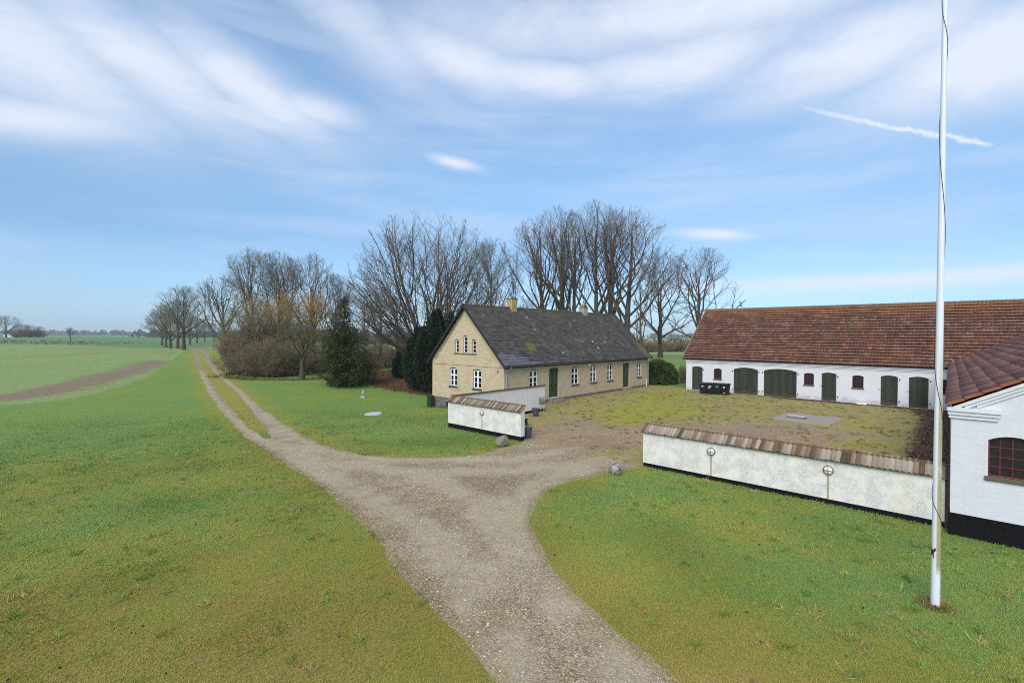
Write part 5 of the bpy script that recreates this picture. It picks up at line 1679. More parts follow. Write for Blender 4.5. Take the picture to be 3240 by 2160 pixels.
proto('lime_a', 3, 25, .42, 7.5, 'lime'); proto('lime_b', 8, 25, .40, 7.0, 'lime'); proto('lime_c', 21, 24, .38, 9.0, 'lime')
proto('beech', 5, 20.5, .36, 20.5, 'beech', dens=1.1)
proto('oak_a', 12, 14, .42, 14, 'oak', 'bark_green', 'twig_green', .22)
proto('oak_b', 44, 16, .34, 9.5, 'oak', 'bark_green', 'twig_green', .32)
proto('oak_c', 61, 17, .40, 10.5, 'oak', 'bark', 'twig', .18)
proto('wide', 71, 14.5, .48, 15, 'oak', 'bark', 'twig', .16, .8)
proto('thin', 33, 17, .20, 5, 'lime', dens=.8)
proto('gold', 27, 11, .30, 11, 'willow', 'bark_green', 'twig_gold', dens=.8)
proto('young', 57, 10, .13, 5.4, 'oak', 'bark_green', 'twig_olive', .10, .8)
proto('pollard', 93, 5.6, .27, 6.4, 'oak', 'bark_green', 'twig_green', .45, .75)

# the tall row behind the farmhouse
LG = 'tall bare trees in the row behind the farmhouse'
tree('lime_c', 'leftmost tall tree of the row, its crown spreading left above the chimney', 1246, 80, 23.8, 13.0, .4, -.05, LG)
tree('lime_a', 'tall dark stemmed bare tree left of centre in the row behind the roof', 1288, 78, 24.9, 11.5, 1.3, -.02, LG)
tree('lime_b', 'slim straight bare tree between two broader ones in the row', 1317, 79, 24.8, 8.0, 2.9, 0, LG)
tree('lime_c', 'highest bare tree of the row, forked low above the farther chimney', 1368, 78, 25.9, 12.5, 2.2, 0, LG)
tree('lime_a', 'tall bare tree right of the farther chimney, just lower than the highest', 1406, 79, 25.2, 11.0, 4.0, .02, LG)
tree('lime_c', 'broad bare tree leaning right at the right shoulder of the row', 1438, 77, 24.2, 14.5, 5.2, .06, LG)
tree('thin', 'thin bare tree standing right of the roof, before the green field', 1472, 72, 16.0, 6.0, .5, 0, LG)
tree('oak_c', 'knotty bare tree with low drooping boughs in the gap between house and barn', 1517, 84, 19.2, 11, 1.0, 0, LG, dz=-.2)
tree('oak_c', 'round crowned bare tree rising behind the left end of the barn roof', 1606, 74, 17.6, 12.0, 3.6, .03, LG)
tree('thin', 'slender pale bare tree seen left of the near chimney', 1178, 76, 17.6, 5.2, 2.0, 0, LG)
tree('thin', 'low twiggy bare tree just right of the near chimney', 1222, 90, 12.0, 6.0, 4.4, 0, LG)
# around the garden
tree('beech', 'huge spreading many stemmed bare tree left of the house roof', 985, 61, 20.0, 20.5, .3, -.03)
tree('oak_b', 'upright bare tree at the right side of the huge spreading tree', 1128, 70, 18.4, 8.5, .9)
GG = 'bare trees standing behind the brown thicket'
tree('oak_b', 'greenish bare tree at the left of the clump behind the thicket', 583, 66, 16.3, 8.6, 0, -.02, GG)
tree('oak_b', 'bare tree with a rounded top in the middle of the clump', 640, 68, 16.2, 8.0, 2.1, 0, GG)
tree('oak_c', 'bare tree with leaning stem among the clump behind the thicket', 668, 70, 15.6, 7.6, 4.4, .08, GG)
tree('oak_c', 'bare tree standing at the right of the clump, left of the spruce', 716, 66, 15.8, 9.0, 5.6, 0, GG)
for X, dep, H, W, rot, lab in ((838, 74, 11.5, 6, 1, 'small bare tree close behind the right edge of the spruce'), (872, 68, 12, 6.5, 3, 'small bare tree midway between the spruce and the dark yew'), (912, 80, 11, 6, 5, 'small bare tree just left of the dark yew')):
    tree('thin', lab, X, dep, H, W, rot, 0, 'small bare trees between spruce and yew')
tree('gold', 'golden twigged weeping tree glowing above the thicket', 640, 60.5, 10.4, 9.0, .5, 0, 'golden twigged trees', 'tree')
tree('gold', 'golden twigged weeping tree beside the spruce, right of its twin', 722, 63, 10.6, 9.0, 2.4, 0, 'golden twigged trees', 'tree')
tree('gold', 'golden twigged weeping tree at the left end of the golden group', 596, 64, 9.6, 7.0, 4.4, 0, 'golden twigged trees', 'tree')
tree('pollard', 'stout short pollarded tree in front of the thicket, left of the spruce', 693, 52.8, 6.0, 7.4, 1.0)
YG = 'young tangled trees rising out of the thicket'
for X, dep, H, W, rot, lab in ((548, 59.0, 9.4, 5.0, .2, 'young tangled tree rising from the left end of the thicket'), (578, 58.0, 10.2, 5.2, 1.6, 'young tangled tree rising from the thicket left of its middle'), (620, 58.5, 9.2, 5.4, 2.9, 'young tangled tree rising from the middle of the thicket'), (658, 58.0, 9.6, 5.0, 4.1, 'young tangled tree rising from the right part of the thicket'), (742, 62, 10.4, 5.6, 5.2, 'young tangled tree close behind the left side of the spruce')):
    tree('young', lab, X, dep, H, W, rot, 0, YG)
tree('oak_b', 'greenish bare tree standing alone behind the tip of the spruce', 770, 72, 13.5, 8.0, 3.3)
# along the lane
AG = 'bare trees lining the lane'
tree('wide', 'wide forked bare tree standing just right of the lane crest', 513, 90, 14.6, 13.5, .7, 0, AG)
tree('oak_a', 'nearest bare tree left of the lane, right where it crests', 422, 107, 14.0, 13.0, .2, 0, AG, dz=.15)
for X, dep, H, lab in ((408, 122, 12.6, 'bare lane tree next behind the nearest one on the crest'), (392, 138, 12.6, 'third bare tree along the left side of the lane'), (381, 155, 12.5, 'fourth bare tree along the left side of the lane'), (372, 175, 12.5, 'farthest bare tree at the left end of the lane row'),
                       (437, 190, 11, 'distant bare tree seen right of the nearest lane tree'), (452, 215, 11, 'distant bare tree farther right beyond the lane bend'), (470, 235, 10.5, 'distant bare tree left of the wide forked one'), (492, 250, 10, 'faint distant bare tree behind the wide forked one')):
    tree('oak_a', lab, X, dep, H, H * 1.0, X * .7, 0, AG)
tree('oak_b', 'lone small bare tree in the middle of the far left field', 162, 205, 6.2, 4.6, .3, dz=.2)
for X, dep, H, W, lab in ((14, 300, 13.5, 18, 'large round bare tree at the far left edge beside the distant farm'), (48, 330, 9, 12, 'low bare tree right of the distant white farm building'), (66, 340, 9, 12, 'bare tree in the middle of the distant farm hedge'), (88, 350, 8, 11, 'rightmost bare tree of the distant farm hedge')):
    tree('oak_a', lab, X, dep, H, W, X * 1.3, 0, 'bare trees around the distant farm')


# ------------------------------------------------------------------ shrubs
def shrub_mesh(seed, H, rad, n=34, spread=.55, up=.05):
    rg = np.random.RandomState(seed); K = 7
    a = rg.rand(n) * 6.28; q = np.sqrt(rg.rand(n)) * rad * .40
    p = np.stack([q * np.cos(a), q * np.sin(a), np.full(n, -.1)], 1); tl = q / (rad * .45) * spread + rg.normal(0, .1, n)
    d = np.stack([np.sin(tl) * np.cos(a), np.sin(tl) * np.sin(a), np.cos(tl)], 1); env = (np.array([0, 0, H * .45]), np.array([rad, rad, H * .55]))
    L = np.maximum(env_dist(p + [0, 0, .2], d, *env) * rg.uniform(.75, 1.0, n), .8); pts = [p]
    for j in range(K - 1):
        d = unit(d + np.array([0, 0, up]) + rg.normal(0, .10, d.shape)); pts.append(pts[-1] + d * (L / (K - 1))[:, None])
    P = np.stack(pts, 1); Rr = np.linspace(.03, .012, K)[None] * rg.uniform(.7, 1.3, (n, 1))
    lev = [(P, Rr, 4)]
    for l in (dict(n=9, t0=.08, ang=36, lr=.45, k=5, up=.04, wob=.13, rmin=.012, rl=.012), dict(n=6, t0=.15, ang=38, lr=.5, k=4, up=.03, wob=.14, rmin=.009, rl=.012, lmin=.35), dict(n=3, t0=.2, ang=38, lr=.6, k=3, up=.02, wob=.14, rmin=.008, rl=.012, lmin=.3)):
        lev.append((*children(rg, lev[-1][0], lev[-1][1], l, env), 3))
    return tube_np(lev[:1]), tube_np(lev[1:])


SH = {}


def shrub(key, label, X, depth, H, W, rot, twig='twig_red', group=None, name='bare_shrub'):
    x, y = at(X, depth); kk = (key, twig)
    t = thing(name, label, 'shrub', (x, y, gzf(x, y)), rot, group)
    if kk not in SH:
        seed, h0, r0_ = key
        a, b = shrub_mesh(seed, h0, r0_)
        SH[kk] = (mesh_np('stems', *a, M['bark_green'], t).data, mesh_np('twigs', *b, M[twig], t).data)
    else:
        link('stems', SH[kk][0], t); link('twigs', SH[kk][1], t)
    t.scale = (W / (2 * key[2]), W / (2 * key[2]), H / key[1])
    return t


KA, KB, KC = (2, 6.0, 2.6), (6, 6.0, 2.6), (14, 5.0, 2.6)
TG = 'bare shrubs making up the brown thicket by the lane'
for X, dep, H, W, rot, key, tw, lab in (
        (544, 57.0, 6.0, 5.0, .1, KA, 'twig_red', 'reddish bare shrub at the left end of the thicket, by the lane'),
        (570, 55.3, 5.0, 4.6, 1.4, KB, 'twig_olive', 'olive bare shrub at the front left of the thicket'),
        (604, 54.6, 4.8, 4.8, 2.2, KC, 'twig_red', 'brown bare shrub at the front middle of the thicket'),
        (636, 55.0, 4.6, 4.6, 3.4, KA, 'twig_olive', 'olive bare shrub at the front of the thicket, right of centre'),
        (668, 56.5, 4.4, 4.6, 4.1, KB, 'twig_red', 'brown bare shrub at the right front of the thicket, behind the pollard'),
        (560, 60.0, 7.6, 5.4, 5.0, KB, 'twig_olive', 'tall tan bare shrub at the back left of the thicket'),
        (600, 60.0, 8.2, 5.0, .6, KA, 'twig_red', 'tall reddish bare shrub at the back of the thicket, in its middle'),
        (642, 61.0, 7.4, 5.4, 2.9, KC, 'twig_red', 'tall brown bare shrub at the back right of the thicket'),
        (690, 60.0, 4.6, 5.0, 3.9, KA, 'twig_olive', 'bare shrub filling the back between thicket and spruce'),
        (732, 60.0, 4.2, 5.0, 1.9, KB, 'twig_olive', 'bare shrub hiding behind the left side of the spruce')):
    shrub(key, lab, X, dep, H, W, rot, tw, TG)
UG = 'bare undergrowth shrubs under the trees left of the house'
for X, dep, H, W, rot, key, tw, lab in (
        (838, 51.5, 3.6, 4.6, .4, KC, 'twig_olive', 'arching pale bare shrub against the right foot of the spruce'),
        (866, 66, 4.2, 5.5, 1.4, KA, 'twig_red', 'brown undergrowth shrub right of the spruce, well behind it'),
        (893, 70, 3.6, 5.5, 2.4, KB, 'twig_red', 'brown undergrowth shrub midway between spruce and yew'),
        (925, 68, 3.6, 5.0, 3.4, KC, 'twig_red', 'brown undergrowth shrub just left of the yew'),
        (946, 74, 5.0, 5.5, 5.4, KA, 'twig_red', 'taller brown undergrowth shrub rising behind the left of the yew')):
    shrub(key, lab, X, dep, H, W, rot, tw, UG)
shrub(KC, 'low reddish brown shrub right of the evergreen bush, near the barn corner', 1567, 51.0, 2.1, 1.7, 1.0, 'twig_red')
for X, dep, H, W, rot, lab in ((1500, 140, 3.6, 14, .4, 'long low brown hedge shrub across the field, left of the gap'), (1540, 150, 3.4, 14, 1.4, 'low brown hedge shrub across the field, mid gap'), (1580, 145, 3.6, 14, 2.4, 'low brown hedge shrub across the field, by the barn'), (1466, 150, 3.6, 14, 3.4, 'low brown hedge shrub across the field, behind the roof end')):
    shrub(KA, lab, X, dep, H, W, rot, 'twig_red', 'brown hedge shrubs far across the field')


for i, (X, H, W, lab) in enumerate(((38, 6.5, 9, 'leftmost brown shrub of the distant farm hedge, right of the white gable'), (52, 7.2, 9, 'second brown shrub of the distant farm hedge'), (66, 6.6, 9, 'third brown shrub in the middle of the distant farm hedge'), (80, 6.8, 9, 'fourth brown shrub of the distant farm hedge'), (94, 6.0, 8, 'last brown shrub at the right end of the distant farm hedge'))):
    shrub(KA if i % 2 else KB, lab, X, 336 + 3 * i, H, W, i * 1.1, 'twig_red', 'brown shrubs of the distant farm hedge')

# ------------------------------------------------------------------ evergreens
def leaf_quads(rg, P, D, size, cols, flat=.5):
    """one small diamond per point, pointing along D"""
    n = len(P); d = unit(D + rg.normal(0, .35, (n, 3))); e = unit(np.cross(d, rg.normal(0, 1, (n, 3)))); s = size * rg.uniform(.6, 1.3, n)[:, None]
    V = np.stack([P, P + d * s * .5 + e * s * flat * .5, P + d * s, P + d * s * .5 - e * s * flat * .5], 1).reshape(-1, 3)
    F = np.arange(4 * n).reshape(-1, 4)
    c = np.repeat(cols, 4, 0)
    return V, F, c


def spruce():
    x, y = at(790, 47.6); H, r0_ = 9.1, 3.1; rg = np.random.RandomState(4)
    t = thing('spruce', 'dark green spruce with a thin reddish top, on the lawn edge', 'conifer', (x, y, gzf(x, y)))
    MB().tube([(0, 0, -.3), (.05, 0, 2), (0, .05, 6), (.02, 0, H - .1)], [.2, .16, .09, .02], 8).build('trunk', M['bark'], t, smooth=True)
    pts, dirs, br = [], [], []
    for i in range(400):
        s = rg.rand() ** 1.25; z = .25 + s * (H - .4)
        prof = (1 - s) ** .55 if s < .58 else (.42 ** .55) * (1 - s) / .42 * .72 + .08
        L = r0_ * prof * rg.uniform(.62, 1.12) * (.75 if s < .08 else 1); a = rg.rand() * 6.28
        d = np.array([math.cos(a), math.sin(a), rg.uniform(-.25, .18) + .35 * s]); p = np.array([0, 0, z]); line = [p]
        for j in range(5):
            d = unit(d + np.array([0, 0, .07]) + rg.normal(0, .06, 3)); p = p + d * L / 5; line.append(p)
        line = np.array(line); br.append(line)
        dens = int(70 * (L / 2 + .25) * (1.0 if s < .55 else .42))
        tt = rg.uniform(.18, 1.02, dens); f = tt * 5; k = np.clip(f.astype(int), 0, 4); w = (f - k)[:, None]
        q = line[k] * (1 - w) + line[k + 1] * w
        q = q + rg.normal(0, .11 + .10 * L / 2.5, q.shape) * np.array([1, 1, .75])
        pts.append(q); dirs.append(unit(line[k + 1] - line[k] + rg.normal(0, .5, q.shape) + np.array([0, 0, -.15])))
    P, D = np.concatenate(pts), np.concatenate(dirs); n = len(P)
    g = rg.rand(n, 1); cl = vnoise(P[:, 0] + P[:, 2] * .7 + 40, P[:, 1] - P[:, 2] * .4 + 40, .55, 6)[:, None]
    top = sstep(5.2, 7.0, P[:, 2])[:, None] * (rg.rand(n, 1) < .62)
    c = np.array([.036, .047, .017]) * (.5 + .9 * cl) + g * np.array([.032, .034, .008]); c = c * (1 - top) + top * (np.array([.070, .045, .030]) + g * .03)
    V, F, C = leaf_quads(rg, P, D, .20, c, .38)
    mesh_np('foliage', V, F, M['tint'], t, colors=C)
    lines = np.array(br); mesh_np('branch', *tube_np([(lines, np.linspace(.03, .008, 6)[None].repeat(len(lines), 0), 4)]), M['bark'], t)


spruce()


def yew(label, x, y, H, rad, n_sp, seed):
    rg = np.random.RandomState(seed)
    t = thing('yew', label, 'conifer', (x, y, gzf(x, y)))
    MB().tube([(0, 0, -.3), (0, 0, H * .5)], [.3, .1], 8).build('trunk', M['bark'], t)
    pts, dirs = [], []
    for i in range(n_sp):
        a = rg.rand() * 6.28; q = math.sqrt(rg.rand()) * rad * .80; cx, cy = q * math.cos(a), q * math.sin(a)
        top = H * (1 - .55 * (q / rad) ** 2) * rg.uniform(.86, 1.02); w0 = rad * rg.uniform(.20, .34)
        m = int(1500 * top / H * (w0 / rad) / .27); s = rg.rand(m) ** .85; z = .1 + s * (top - .1)
        pr = w0 * np.minimum(1, (1 - s) * 2.4) ** .6 * np.minimum(1, .5 + s * 2); b = rg.rand(m) * 6.28; rr = pr * np.sqrt(rg.uniform(.45, 1.05, m))
        out = .18 * s * rad * (q / rad)
        P = np.stack([cx + rr * np.cos(b) + math.cos(a) * out, cy + rr * np.sin(b) + math.sin(a) * out, z], 1)
        pts.append(P); dirs.append(unit(np.stack([np.cos(b) * .7, np.sin(b) * .7, np.full(m, .9)], 1)))
    P, D = np.concatenate(pts), np.concatenate(dirs); n = len(P)
    g = rg.rand(n, 1); cl = vnoise(P[:, 0] + P[:, 2] * .5 + 40, P[:, 1] + 40 - P[:, 2] * .3, .5, 9)[:, None]
    c = np.array([.012, .022, .011]) * (.5 + cl) + g * np.array([.012, .018, .006])
    V, F, C = leaf_quads(rg, P, D, .26, c, .42)
    mesh_np('foliage', V, F, M['tint'], t, colors=C)


yew('large black green yew crowding the left gable of the house', -7.0, 47.0, 7.9, 3.1, 46, 3)
xx, yy = at(918, 55)
yew('small dark clipped evergreen among fallen leaves, left of the big yew', xx, yy, 2.9, .9, 12, 8)


def laurel():
    rg = np.random.RandomState(12); x, y = 15.6, 50.6
    t = thing('evergreen_bush', 'rounded glossy green bush in the gap between house and barn', 'bush', (x, y, gzf(x, y)))
    st = MB()
    for i in range(9):
        a = i * .7; st.tube([(0, 0, -.2), (.5 * math.cos(a), .5 * math.sin(a), 1.0), (1.1 * math.cos(a), 1.1 * math.sin(a), 2.0)], [.05, .03, .015], 5)
    st.build('stems', M['bark'], t)
    n = 15000; d = unit(rg.normal(0, 1, (n, 3))); d[:, 2] = np.abs(d[:, 2]) * 1.0 - .25
    lump = .80 + .30 * vnoise(d[:, 0] * 3 + 20, d[:, 1] * 3 + d[:, 2] * 2 + 20, .8, 2)
    rr = lump * rg.uniform(.70, 1.03, n) ** .6; P = np.stack([d[:, 0] * rr * 2.0, d[:, 1] * rr * 1.9, np.maximum(d[:, 2] * rr * 2.35 + .75, .02)], 1)
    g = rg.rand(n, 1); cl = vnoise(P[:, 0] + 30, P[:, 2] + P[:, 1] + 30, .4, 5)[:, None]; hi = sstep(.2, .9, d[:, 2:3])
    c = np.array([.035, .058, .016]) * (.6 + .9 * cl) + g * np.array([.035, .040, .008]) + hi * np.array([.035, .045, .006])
    V, F, C = leaf_quads(rg, P, d, .20, c, .5)
    mesh_np('foliage', V, F, M['tint'], t, colors=C)


laurel()


# ------------------------------------------------------------------ far away: distant farm, woods on the horizon
def distant():
    x, y = at(27, 338); t = thing('distant_farmhouse', 'tiny white farm building among trees on the far left horizon', 'house', (x, y, gzf(x, y) - .3), .3)
    MB().box(-3.0, 3.0, 0, 2.8, -2.6, 2.6).build('wall', M['white_trim'], t)
    MB().prism([(-3.0, 2.8), (3.0, 2.8), (0, 4.6)], -3.3, 3.3, lambda u, z, d: (d, u, z)).build('roof', M['black_board'], t)
    rg = np.random.RandomState(8)

    def wood(name, label, specs, c0, c1, seed, leaf):
        rg = np.random.RandomState(seed); V, F, C = [], [], []; n0 = 0
        for (xa, ya), (xb, yb), cnt, h in specs:
            for i in range(cnt):
                s = rg.rand(); cx, cy = xa + (xb - xa) * s + rg.normal(0, 6), ya + (yb - ya) * s + rg.normal(0, 12); hh = h * rg.uniform(.55, 1.1); w = hh * rg.uniform(.35, .7); m = 60
                d = unit(rg.normal(0, 1, (m, 3))); P = np.stack([cx + d[:, 0] * w, cy + d[:, 1] * w, gzf(cx, cy) + hh * .52 + d[:, 2] * hh * .5], 1)
                g = rg.rand(); cc = np.array(c0) + (np.array(c1) - np.array(c0)) * g
                v, f, c = leaf_quads(rg, P, d, leaf * hh / 8, np.repeat(cc[None], m, 0) * rg.uniform(.75, 1.25, (m, 1)), .8)
                V.append(v); F.append(f + n0); C.append(c); n0 += len(v)
        o = mesh_np(name, np.concatenate(V), np.concatenate(F), M['tint'], None, colors=np.concatenate(C))
        tag(o, label, 'woods', None, 'stuff')
    wood('distant_wood', 'strip of grey brown woods along the far horizon', [((-1500, 1150), (-420, 1150), 300, 9), ((-700, 900), (-300, 950), 90, 9), ((-300, 1150), (1500, 1200), 260, 10), ((-420, 820), (-90, 900), 110, 11)], (.055, .048, .042), (.105, .085, .070), 5, 3.4)
    wood('distant_hedge', 'dark green hedge strip beyond the far fields', [((-430, 560), (-230, 640), 170, 4.5), ((-560, 700), (-260, 720), 90, 4.0)], (.035, .060, .035), (.060, .080, .045), 6, 2.4)
    wood('field_hedge', 'thin brown hedge across the far left field', [((-235, 205), (-150, 190), 260, .38)], (.07, .05, .03), (.12, .08, .045), 7, 3.0)
    wood('far_hedgerow', 'brown hedgerow between the green fields behind the house', [((-30, 185), (120, 190), 200, 3.0), ((-70, 240), (20, 230), 120, 4), ((-150, 260), (-60, 240), 90, 4)], (.065, .045, .035), (.12, .085, .055), 9, 2.2)


distant()

# ------------------------------------------------------------------ grass, pebbles, fallen leaves
def scatter():
    rg = np.random.RandomState(77)

    def sample(n, rmin, rmax, half=.86, y0=0.0):
        a = rg.uniform(-half, half, n); r_ = np.sqrt(rg.uniform(rmin ** 2, rmax ** 2, n))
        return r_ * np.sin(a), r_ * np.cos(a)
    blocks = [farm(0, 0), farm(21.2, 0)]
    # --- grass blades
    X, Y, S_ = [], [], []
    for n, a, b, s in ((420000, 5.5, 13, 1.0), (420000, 13, 24, 1.45), (260000, 24, 43, 2.1)):
        x, y = sample(n, a, b); dens = vnoise(x + 60, y + 60, .30, 3) * .6 + vnoise(x + 60, y + 60, 1.3, 4) * .5
        k = (rg.rand(n) < .35 + dens) & (rg.rand(n) < 1 - .95 * sstep(25, 43, np.hypot(x, y))); x, y = x[k], y[k]
        X.append(x); Y.append(y); S_.append(np.full(len(x), s))
    x, y, s = map(np.concatenate, (X, Y, S_))
    keep = inpoly(x, y, POLY_LAWN) & ~(inpoly(x, y, POLY_DRIVE) & ~inpoly(x, y, POLY_MED)) & ~inpoly(x, y, POLY_YARD)
    # a few blades creep over the edge of the gravel
    e = np.minimum(segdist(x, y, LANE_L), np.minimum(segdist(x, y, LANE_R), segdist(x, y, LANE_R2)))
    keep |= inpoly(x, y, POLY_LAWN) & (e < .22) & (rg.rand(len(x)) < .35)
    keep &= ~(inpoly(x, y, [farm(-.4, -.2), farm(22, -.2), farm(22, 8), farm(-.4, 8)])) & ~(inpoly(x, y, [tuple(W0 - .05 * E1 + .1 * E2), barnp(12, -.0, W0), barnp(12, 20, W0), barnp(0, 20, W0)]))
    keep &= np.hypot(x + 9.2, y - 31.7) > .6
    wl = np.minimum(segdist(x, y, [tuple(L0 + .13 * E1), tuple(L0 - 8.7 * E2 + .13 * E1)]), np.minimum(segdist(x, y, [tuple(P0 + .13 * E1), tuple(FW + .13 * E1)]), segdist(x, y, [tuple(BW), tuple(BW + 8.3 * E1)])))
    keep &= wl > .16
    x, y, s, wl, e = x[keep], y[keep], s[keep], wl[keep], e[keep]
    n = len(x); z = gz(x, y)
    L = rg.uniform(.022, .048, n) * s ** .75 * (1 + .7 * (wl < .35)); tilt = np.abs(rg.normal(.75, .35, n)); a = rg.rand(n) * 6.28
    # the mower laid the grass over in drifts
    a = np.where(rg.rand(n) < .55, 0.6 + 2.2 * (vnoise(x + 60, y + 60, 2.0, 12) - .5) + rg.normal(0, .5, n), a)
    d = np.stack([np.sin(tilt) * np.cos(a), np.sin(tilt) * np.sin(a), np.cos(tilt)], 1); w = (.0036 * s)[:, None] * np.stack([-np.sin(a), np.cos(a), np.zeros(n)], 1) * rg.uniform(.7, 1.4, (n, 1))
    b = np.stack([x, y, z - .004], 1)
    m1 = b + d * (L * .55)[:, None] + np.array([0, 0, 1]) * (L * .10)[:, None]; t = b + d * L[:, None]
    V = np.stack([b - w, b + w, m1 + w * .8, t, m1 - w * .8], 1).reshape(-1, 3)
    i = np.arange(n)[:, None] * 5
    F = np.concatenate([np.concatenate([i, i + 1, i + 2, i + 4], 1)])
    F2 = np.concatenate([i + 4, i + 2, i + 3], 1)
    F = np.concatenate([F, np.concatenate([F2, F2[:, :1] * 0 - 1], 1)])
    quads = F[:n]; tris = F2
    me = bpy.data.meshes.new('lawn_grass'); me.vertices.add(len(V)); me.vertices.foreach_set('co', V.astype(np.float32).ravel())
    li = np.concatenate([quads.ravel(), tris.ravel()]).astype(np.int32); me.loops.add(len(li)); me.loops.foreach_set('vertex_index', li)
    st = np.concatenate([np.arange(n) * 4, 4 * n + np.arange(n) * 3]).astype(np.int32); me.polygons.add(2 * n); me.polygons.foreach_set('loop_start', st)
    me.update(calc_edges=True)
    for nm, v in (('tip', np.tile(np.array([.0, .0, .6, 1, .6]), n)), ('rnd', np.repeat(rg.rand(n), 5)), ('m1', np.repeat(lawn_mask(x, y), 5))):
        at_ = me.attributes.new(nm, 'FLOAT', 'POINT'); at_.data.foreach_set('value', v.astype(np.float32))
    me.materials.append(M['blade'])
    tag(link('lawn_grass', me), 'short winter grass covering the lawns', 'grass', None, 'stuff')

    # --- pebbles on the gravel
    xs, ys, ss = [], [], []
    for nn, a, b, sc in ((120000, 5.5, 12, 1.0), (60000, 12, 24, 1.5), (26000, 24, 46, 2.2)):
        x, y = sample(nn, a, b, .75); xs.append(x); ys.append(y); ss.append(np.full(nn, sc))
    x, y, sc = map(np.concatenate, (xs, ys, ss))
    dr = inpoly(x, y, POLY_DRIVE) & ~inpoly(x, y, POLY_MED); yd = inpoly(x, y, POLY_YARD)
    cl = vnoise(x + 60, y + 60, .8, 31)
    k = (dr | (yd & (rg.rand(len(x)) < .4))) & (rg.rand(len(x)) < .25 + cl); x, y, sc = x[k], y[k], sc[k]; n = len(x)
    r_ = (.0055 + .010 * rg.rand(n) ** 3.0 + .014 * (rg.rand(n) < .02)) * sc; z = gz(x, y)
    octv = np.array([[1, 0, 0], [0, 1, 0], [-1, 0, 0], [0, -1, 0], [0, 0, .75], [0, 0, -.6]]); octf = np.array([[0, 1, 4], [1, 2, 4], [2, 3, 4], [3, 0, 4]])
    a = rg.rand(n) * 6.28; ca, sa = np.cos(a), np.sin(a); st = rg.uniform(.7, 1.35, (n, 1))
    O = octv[None] * np.stack([r_ * st[:, 0], r_ / st[:, 0], r_ * rg.uniform(.6, 1.1, n)], 1)[:, None]
    O = np.stack([O[..., 0] * ca[:, None] - O[..., 1] * sa[:, None], O[..., 0] * sa[:, None] + O[..., 1] * ca[:, None], O[..., 2]], -1)
    V = (O + np.stack([x, y, z + r_ * .25], 1)[:, None]).reshape(-1, 3)
    F = (octf[None] + (np.arange(n) * 6)[:, None, None]).reshape(-1, 3)
    pal = np.array([[.46, .38, .28], [.34, .26, .18], [.56, .50, .42], [.24, .19, .14], [.38, .25, .16], [.64, .59, .50], [.29, .26, .22]])
    C = np.repeat(pal[rg.choice(7, n, p=[.24, .26, .13, .16, .1, .05, .06])] * rg.uniform(.8, 1.15, (n, 1)), 6, 0)
    tag(mesh_np('gravel_stones', V, F, M['stone_tint'], None, colors=C), 'loose pebbles strewn over the gravel', 'gravel', None, 'stuff')

    # --- fallen leaves
    def leaves(name, label, x, y, size, pal, lift=.012):
        n = len(x); z = gz(x, y) + lift + rg.rand(n) * .02; P = np.stack([x, y, z], 1)
        D = rg.normal(0, 1, (n, 3)); D[:, 2] *= .25
        cols = np.array(pal)[rg.randint(0, len(pal), n)] * rg.uniform(.7, 1.3, (n, 1))
        V, F, C = leaf_quads(rg, P, unit(D), size, cols, .75)
        tag(mesh_np(name, V, F, M['tint'], None, colors=C), label, 'leaves', None, 'stuff')

    def pick(n, x0, x1, y0, y1, fn):
        x, y = rg.uniform(x0, x1, n), rg.uniform(y0, y1, n); k = rg.rand(n) < fn(x, y)
        return x[k], y[k]
    x, y = pick(46000, -36, -3, 41, 68, lambda x, y: np.maximum(leaf_mask(x, y) - .1, 0) * (.35 + .65 * vnoise(x + 60, y + 60, 1.1, 41)))
    k = ~inpoly(x, y, [farm(-.1, -.2), farm(22, -.2), farm(22, 8), farm(-.1, 8)]); x, y = x[k], y[k]
    leaves('fallen_leaves', 'red brown fallen leaves under the trees left of the house', x, y, .13, [(.10, .035, .022), (.075, .026, .020), (.14, .060, .030), (.17, .085, .04), (.05, .02, .016)])
    x, y = pick(42000, 14, 32, 16, 40, lambda x, y: np.maximum(yard_mask(x, y)[1] - .25, 0) * 1.0 * (.3 + .7 * vnoise(x + 60, y + 60, .9, 43)))
    k = inpoly(x, y, POLY_YARD); x, y = x[k], y[k]
    leaves('fallen_leaves', 'dark wine red leaves drifted against the barn and stable wing', x, y, .085, [(.075, .020, .022), (.055, .018, .018), (.10, .035, .028), (.04, .015, .015), (.13, .055, .035)])
    # tufts and clods in the yard
    x, y = pick(2600, 3, 27, 19, 44, lambda x, y: vnoise(x + 60, y + 60, 1.6, 51) * .5); k = inpoly(x, y, POLY_YARD) & (np.hypot(x - 18.2, y - 29.3) > 2.3); x, y = x[k], y[k]
    P = np.repeat(np.stack([x, y, gz(x, y)], 1), 26, 0); n = len(P); P[:, :2] += rg.normal(0, .07, (n, 2))
    cg = np.repeat(rg.rand(len(x)), 26)[:, None]; C0 = np.array([.055, .075, .018]) * (1 - cg) + np.array([.15, .155, .025]) * cg
    D = rg.normal(0, 1, (n, 3)); D[:, 2] = np.abs(D[:, 2]) * .5 + .25
    V, F, C = leaf_quads(rg, P, unit(D), .085, C0 * rg.uniform(.7, 1.2, (n, 1)), .22)
    tag(mesh_np('weed_tufts', V, F, M['tint'], None, colors=C), 'small weeds and moss cushions in the yard gravel', 'weeds', None, 'stuff')
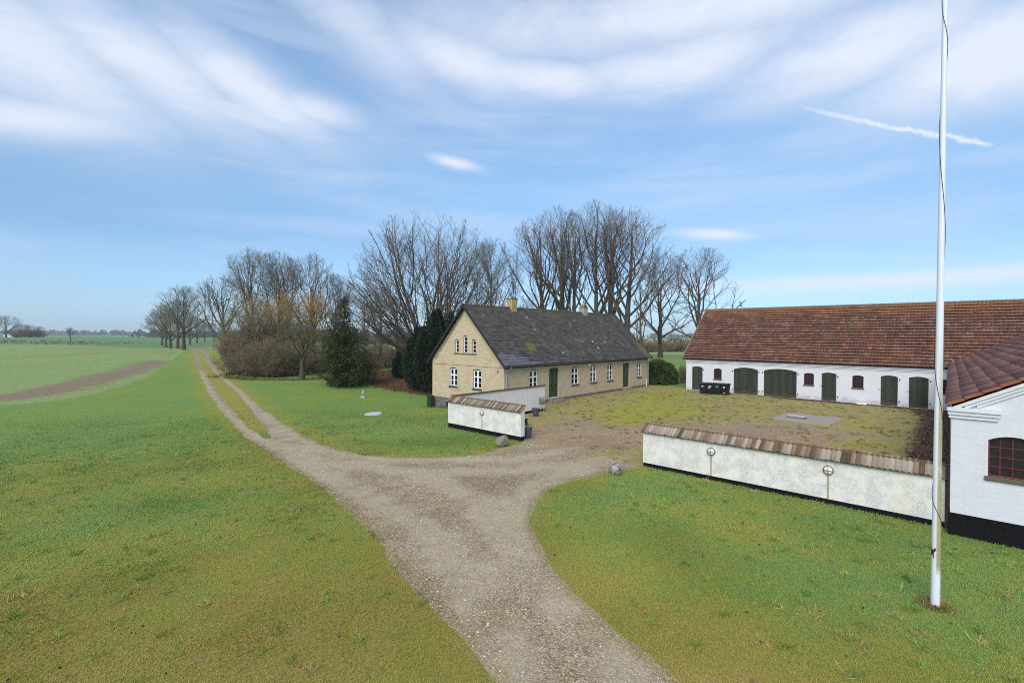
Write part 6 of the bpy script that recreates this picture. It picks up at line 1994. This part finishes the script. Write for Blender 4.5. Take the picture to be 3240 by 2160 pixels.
    # coarser tufts and stray leaves on the lawn
    def on_lawn(x, y): return inpoly(x, y, POLY_LAWN) & ~inpoly(x, y, POLY_DRIVE) & ~inpoly(x, y, POLY_YARD) & ~inpoly(x, y, [farm(-.4, -.2), farm(22, -.2), farm(22, 8), farm(-.4, 8)]) & ~inpoly(x, y, [tuple(W0), barnp(12, 0, W0), barnp(12, 20, W0), barnp(0, 20, W0)])
    x, y = sample(1900, 6, 30); k = on_lawn(x, y) & (rg.rand(len(x)) < vnoise(x + 60, y + 60, 1.9, 61)); x, y = x[k], y[k]
    m = 34; P = np.repeat(np.stack([x, y, gz(x, y)], 1), m, 0); n = len(P); q = np.repeat(rg.uniform(.03, .09, len(x)), m)
    P[:, :2] += rg.normal(0, 1, (n, 2)) * q[:, None]; D = rg.normal(0, 1, (n, 3)); D[:, 2] = np.abs(D[:, 2]) * .6 + .45
    g = np.repeat(rg.rand(len(x)), m)[:, None]; st = np.repeat(rg.rand(len(x)) < .30, m)[:, None]
    C0 = np.where(st, np.array([.36, .28, .11]) * (.7 + .5 * g), np.array([.13, .23, .045]) * (.7 + .7 * g) + np.array([.06, .05, 0]) * g)
    V, F, C = leaf_quads(rg, P, unit(D), .085 * (1 + .035 * np.repeat(np.hypot(x, y), m)).mean(), C0 * rg.uniform(.7, 1.25, (n, 1)), .075)
    tag(mesh_np('grass_tufts', V, F, M['tint'], None, colors=C), 'coarser grass tufts standing out of the lawn', 'grass', None, 'stuff')
    x, y = sample(2600, 6, 34); k = on_lawn(x, y) & (rg.rand(len(x)) < .25 + .5 * vnoise(x + 60, y + 60, 3.0, 63)); x, y = x[k], y[k]
    leaves('stray_leaves', 'stray brown leaves lying about the lawn', x, y, .065, [(.16, .085, .045), (.10, .055, .03), (.24, .16, .08), (.06, .035, .022)], .03)
    # withered grass round the foot of the flagpole
    n = 900; a = rg.rand(n) * 6.28; q = .075 + np.abs(rg.normal(0, .10, n)); P = np.stack([7.945 + q * np.cos(a), 8.87 + q * np.sin(a), np.zeros(n)], 1); D = np.stack([np.cos(a) * .5, np.sin(a) * .5, np.full(n, .7)], 1)
    V, F, C = leaf_quads(rg, P, D, .10, np.array([[.26, .20, .07]]) * rg.uniform(.5, 1.4, (n, 1)), .10)
    tag(mesh_np('dry_grass', V, F, M['tint'], None, colors=C), 'withered brown grass round the flagpole foot', 'grass', None, 'stuff')


scatter()

# ------------------------------------------------------------------ winter air
def haze(density):
    me = bpy.data.meshes.new('haze'); b = MB().box(-2600, 2600, -2.2, 33, -50, 2600)
    me.from_pydata(b.v, [], b.f)
    m = bpy.data.materials.new('winter_air'); m.use_nodes = True; t = m.node_tree; t.nodes.clear()
    o = t.nodes.new('ShaderNodeOutputMaterial'); v = t.nodes.new('ShaderNodeVolumePrincipled')
    v.inputs['Color'].default_value = (.80, .87, .97, 1); v.inputs['Density'].default_value = density; v.inputs['Anisotropy'].default_value = 0.1
    t.links.new(v.outputs[0], o.inputs['Volume'])
    bm = bmesh.new(); bm.from_mesh(me); bmesh.ops.recalc_face_normals(bm, faces=bm.faces); bm.to_mesh(me); bm.free()
    me.materials.append(m)
    tag(link('haze', me), kind='stuff', label='thin pale winter haze over the fields', cat='haze')


if HAZE: haze(HAZE)
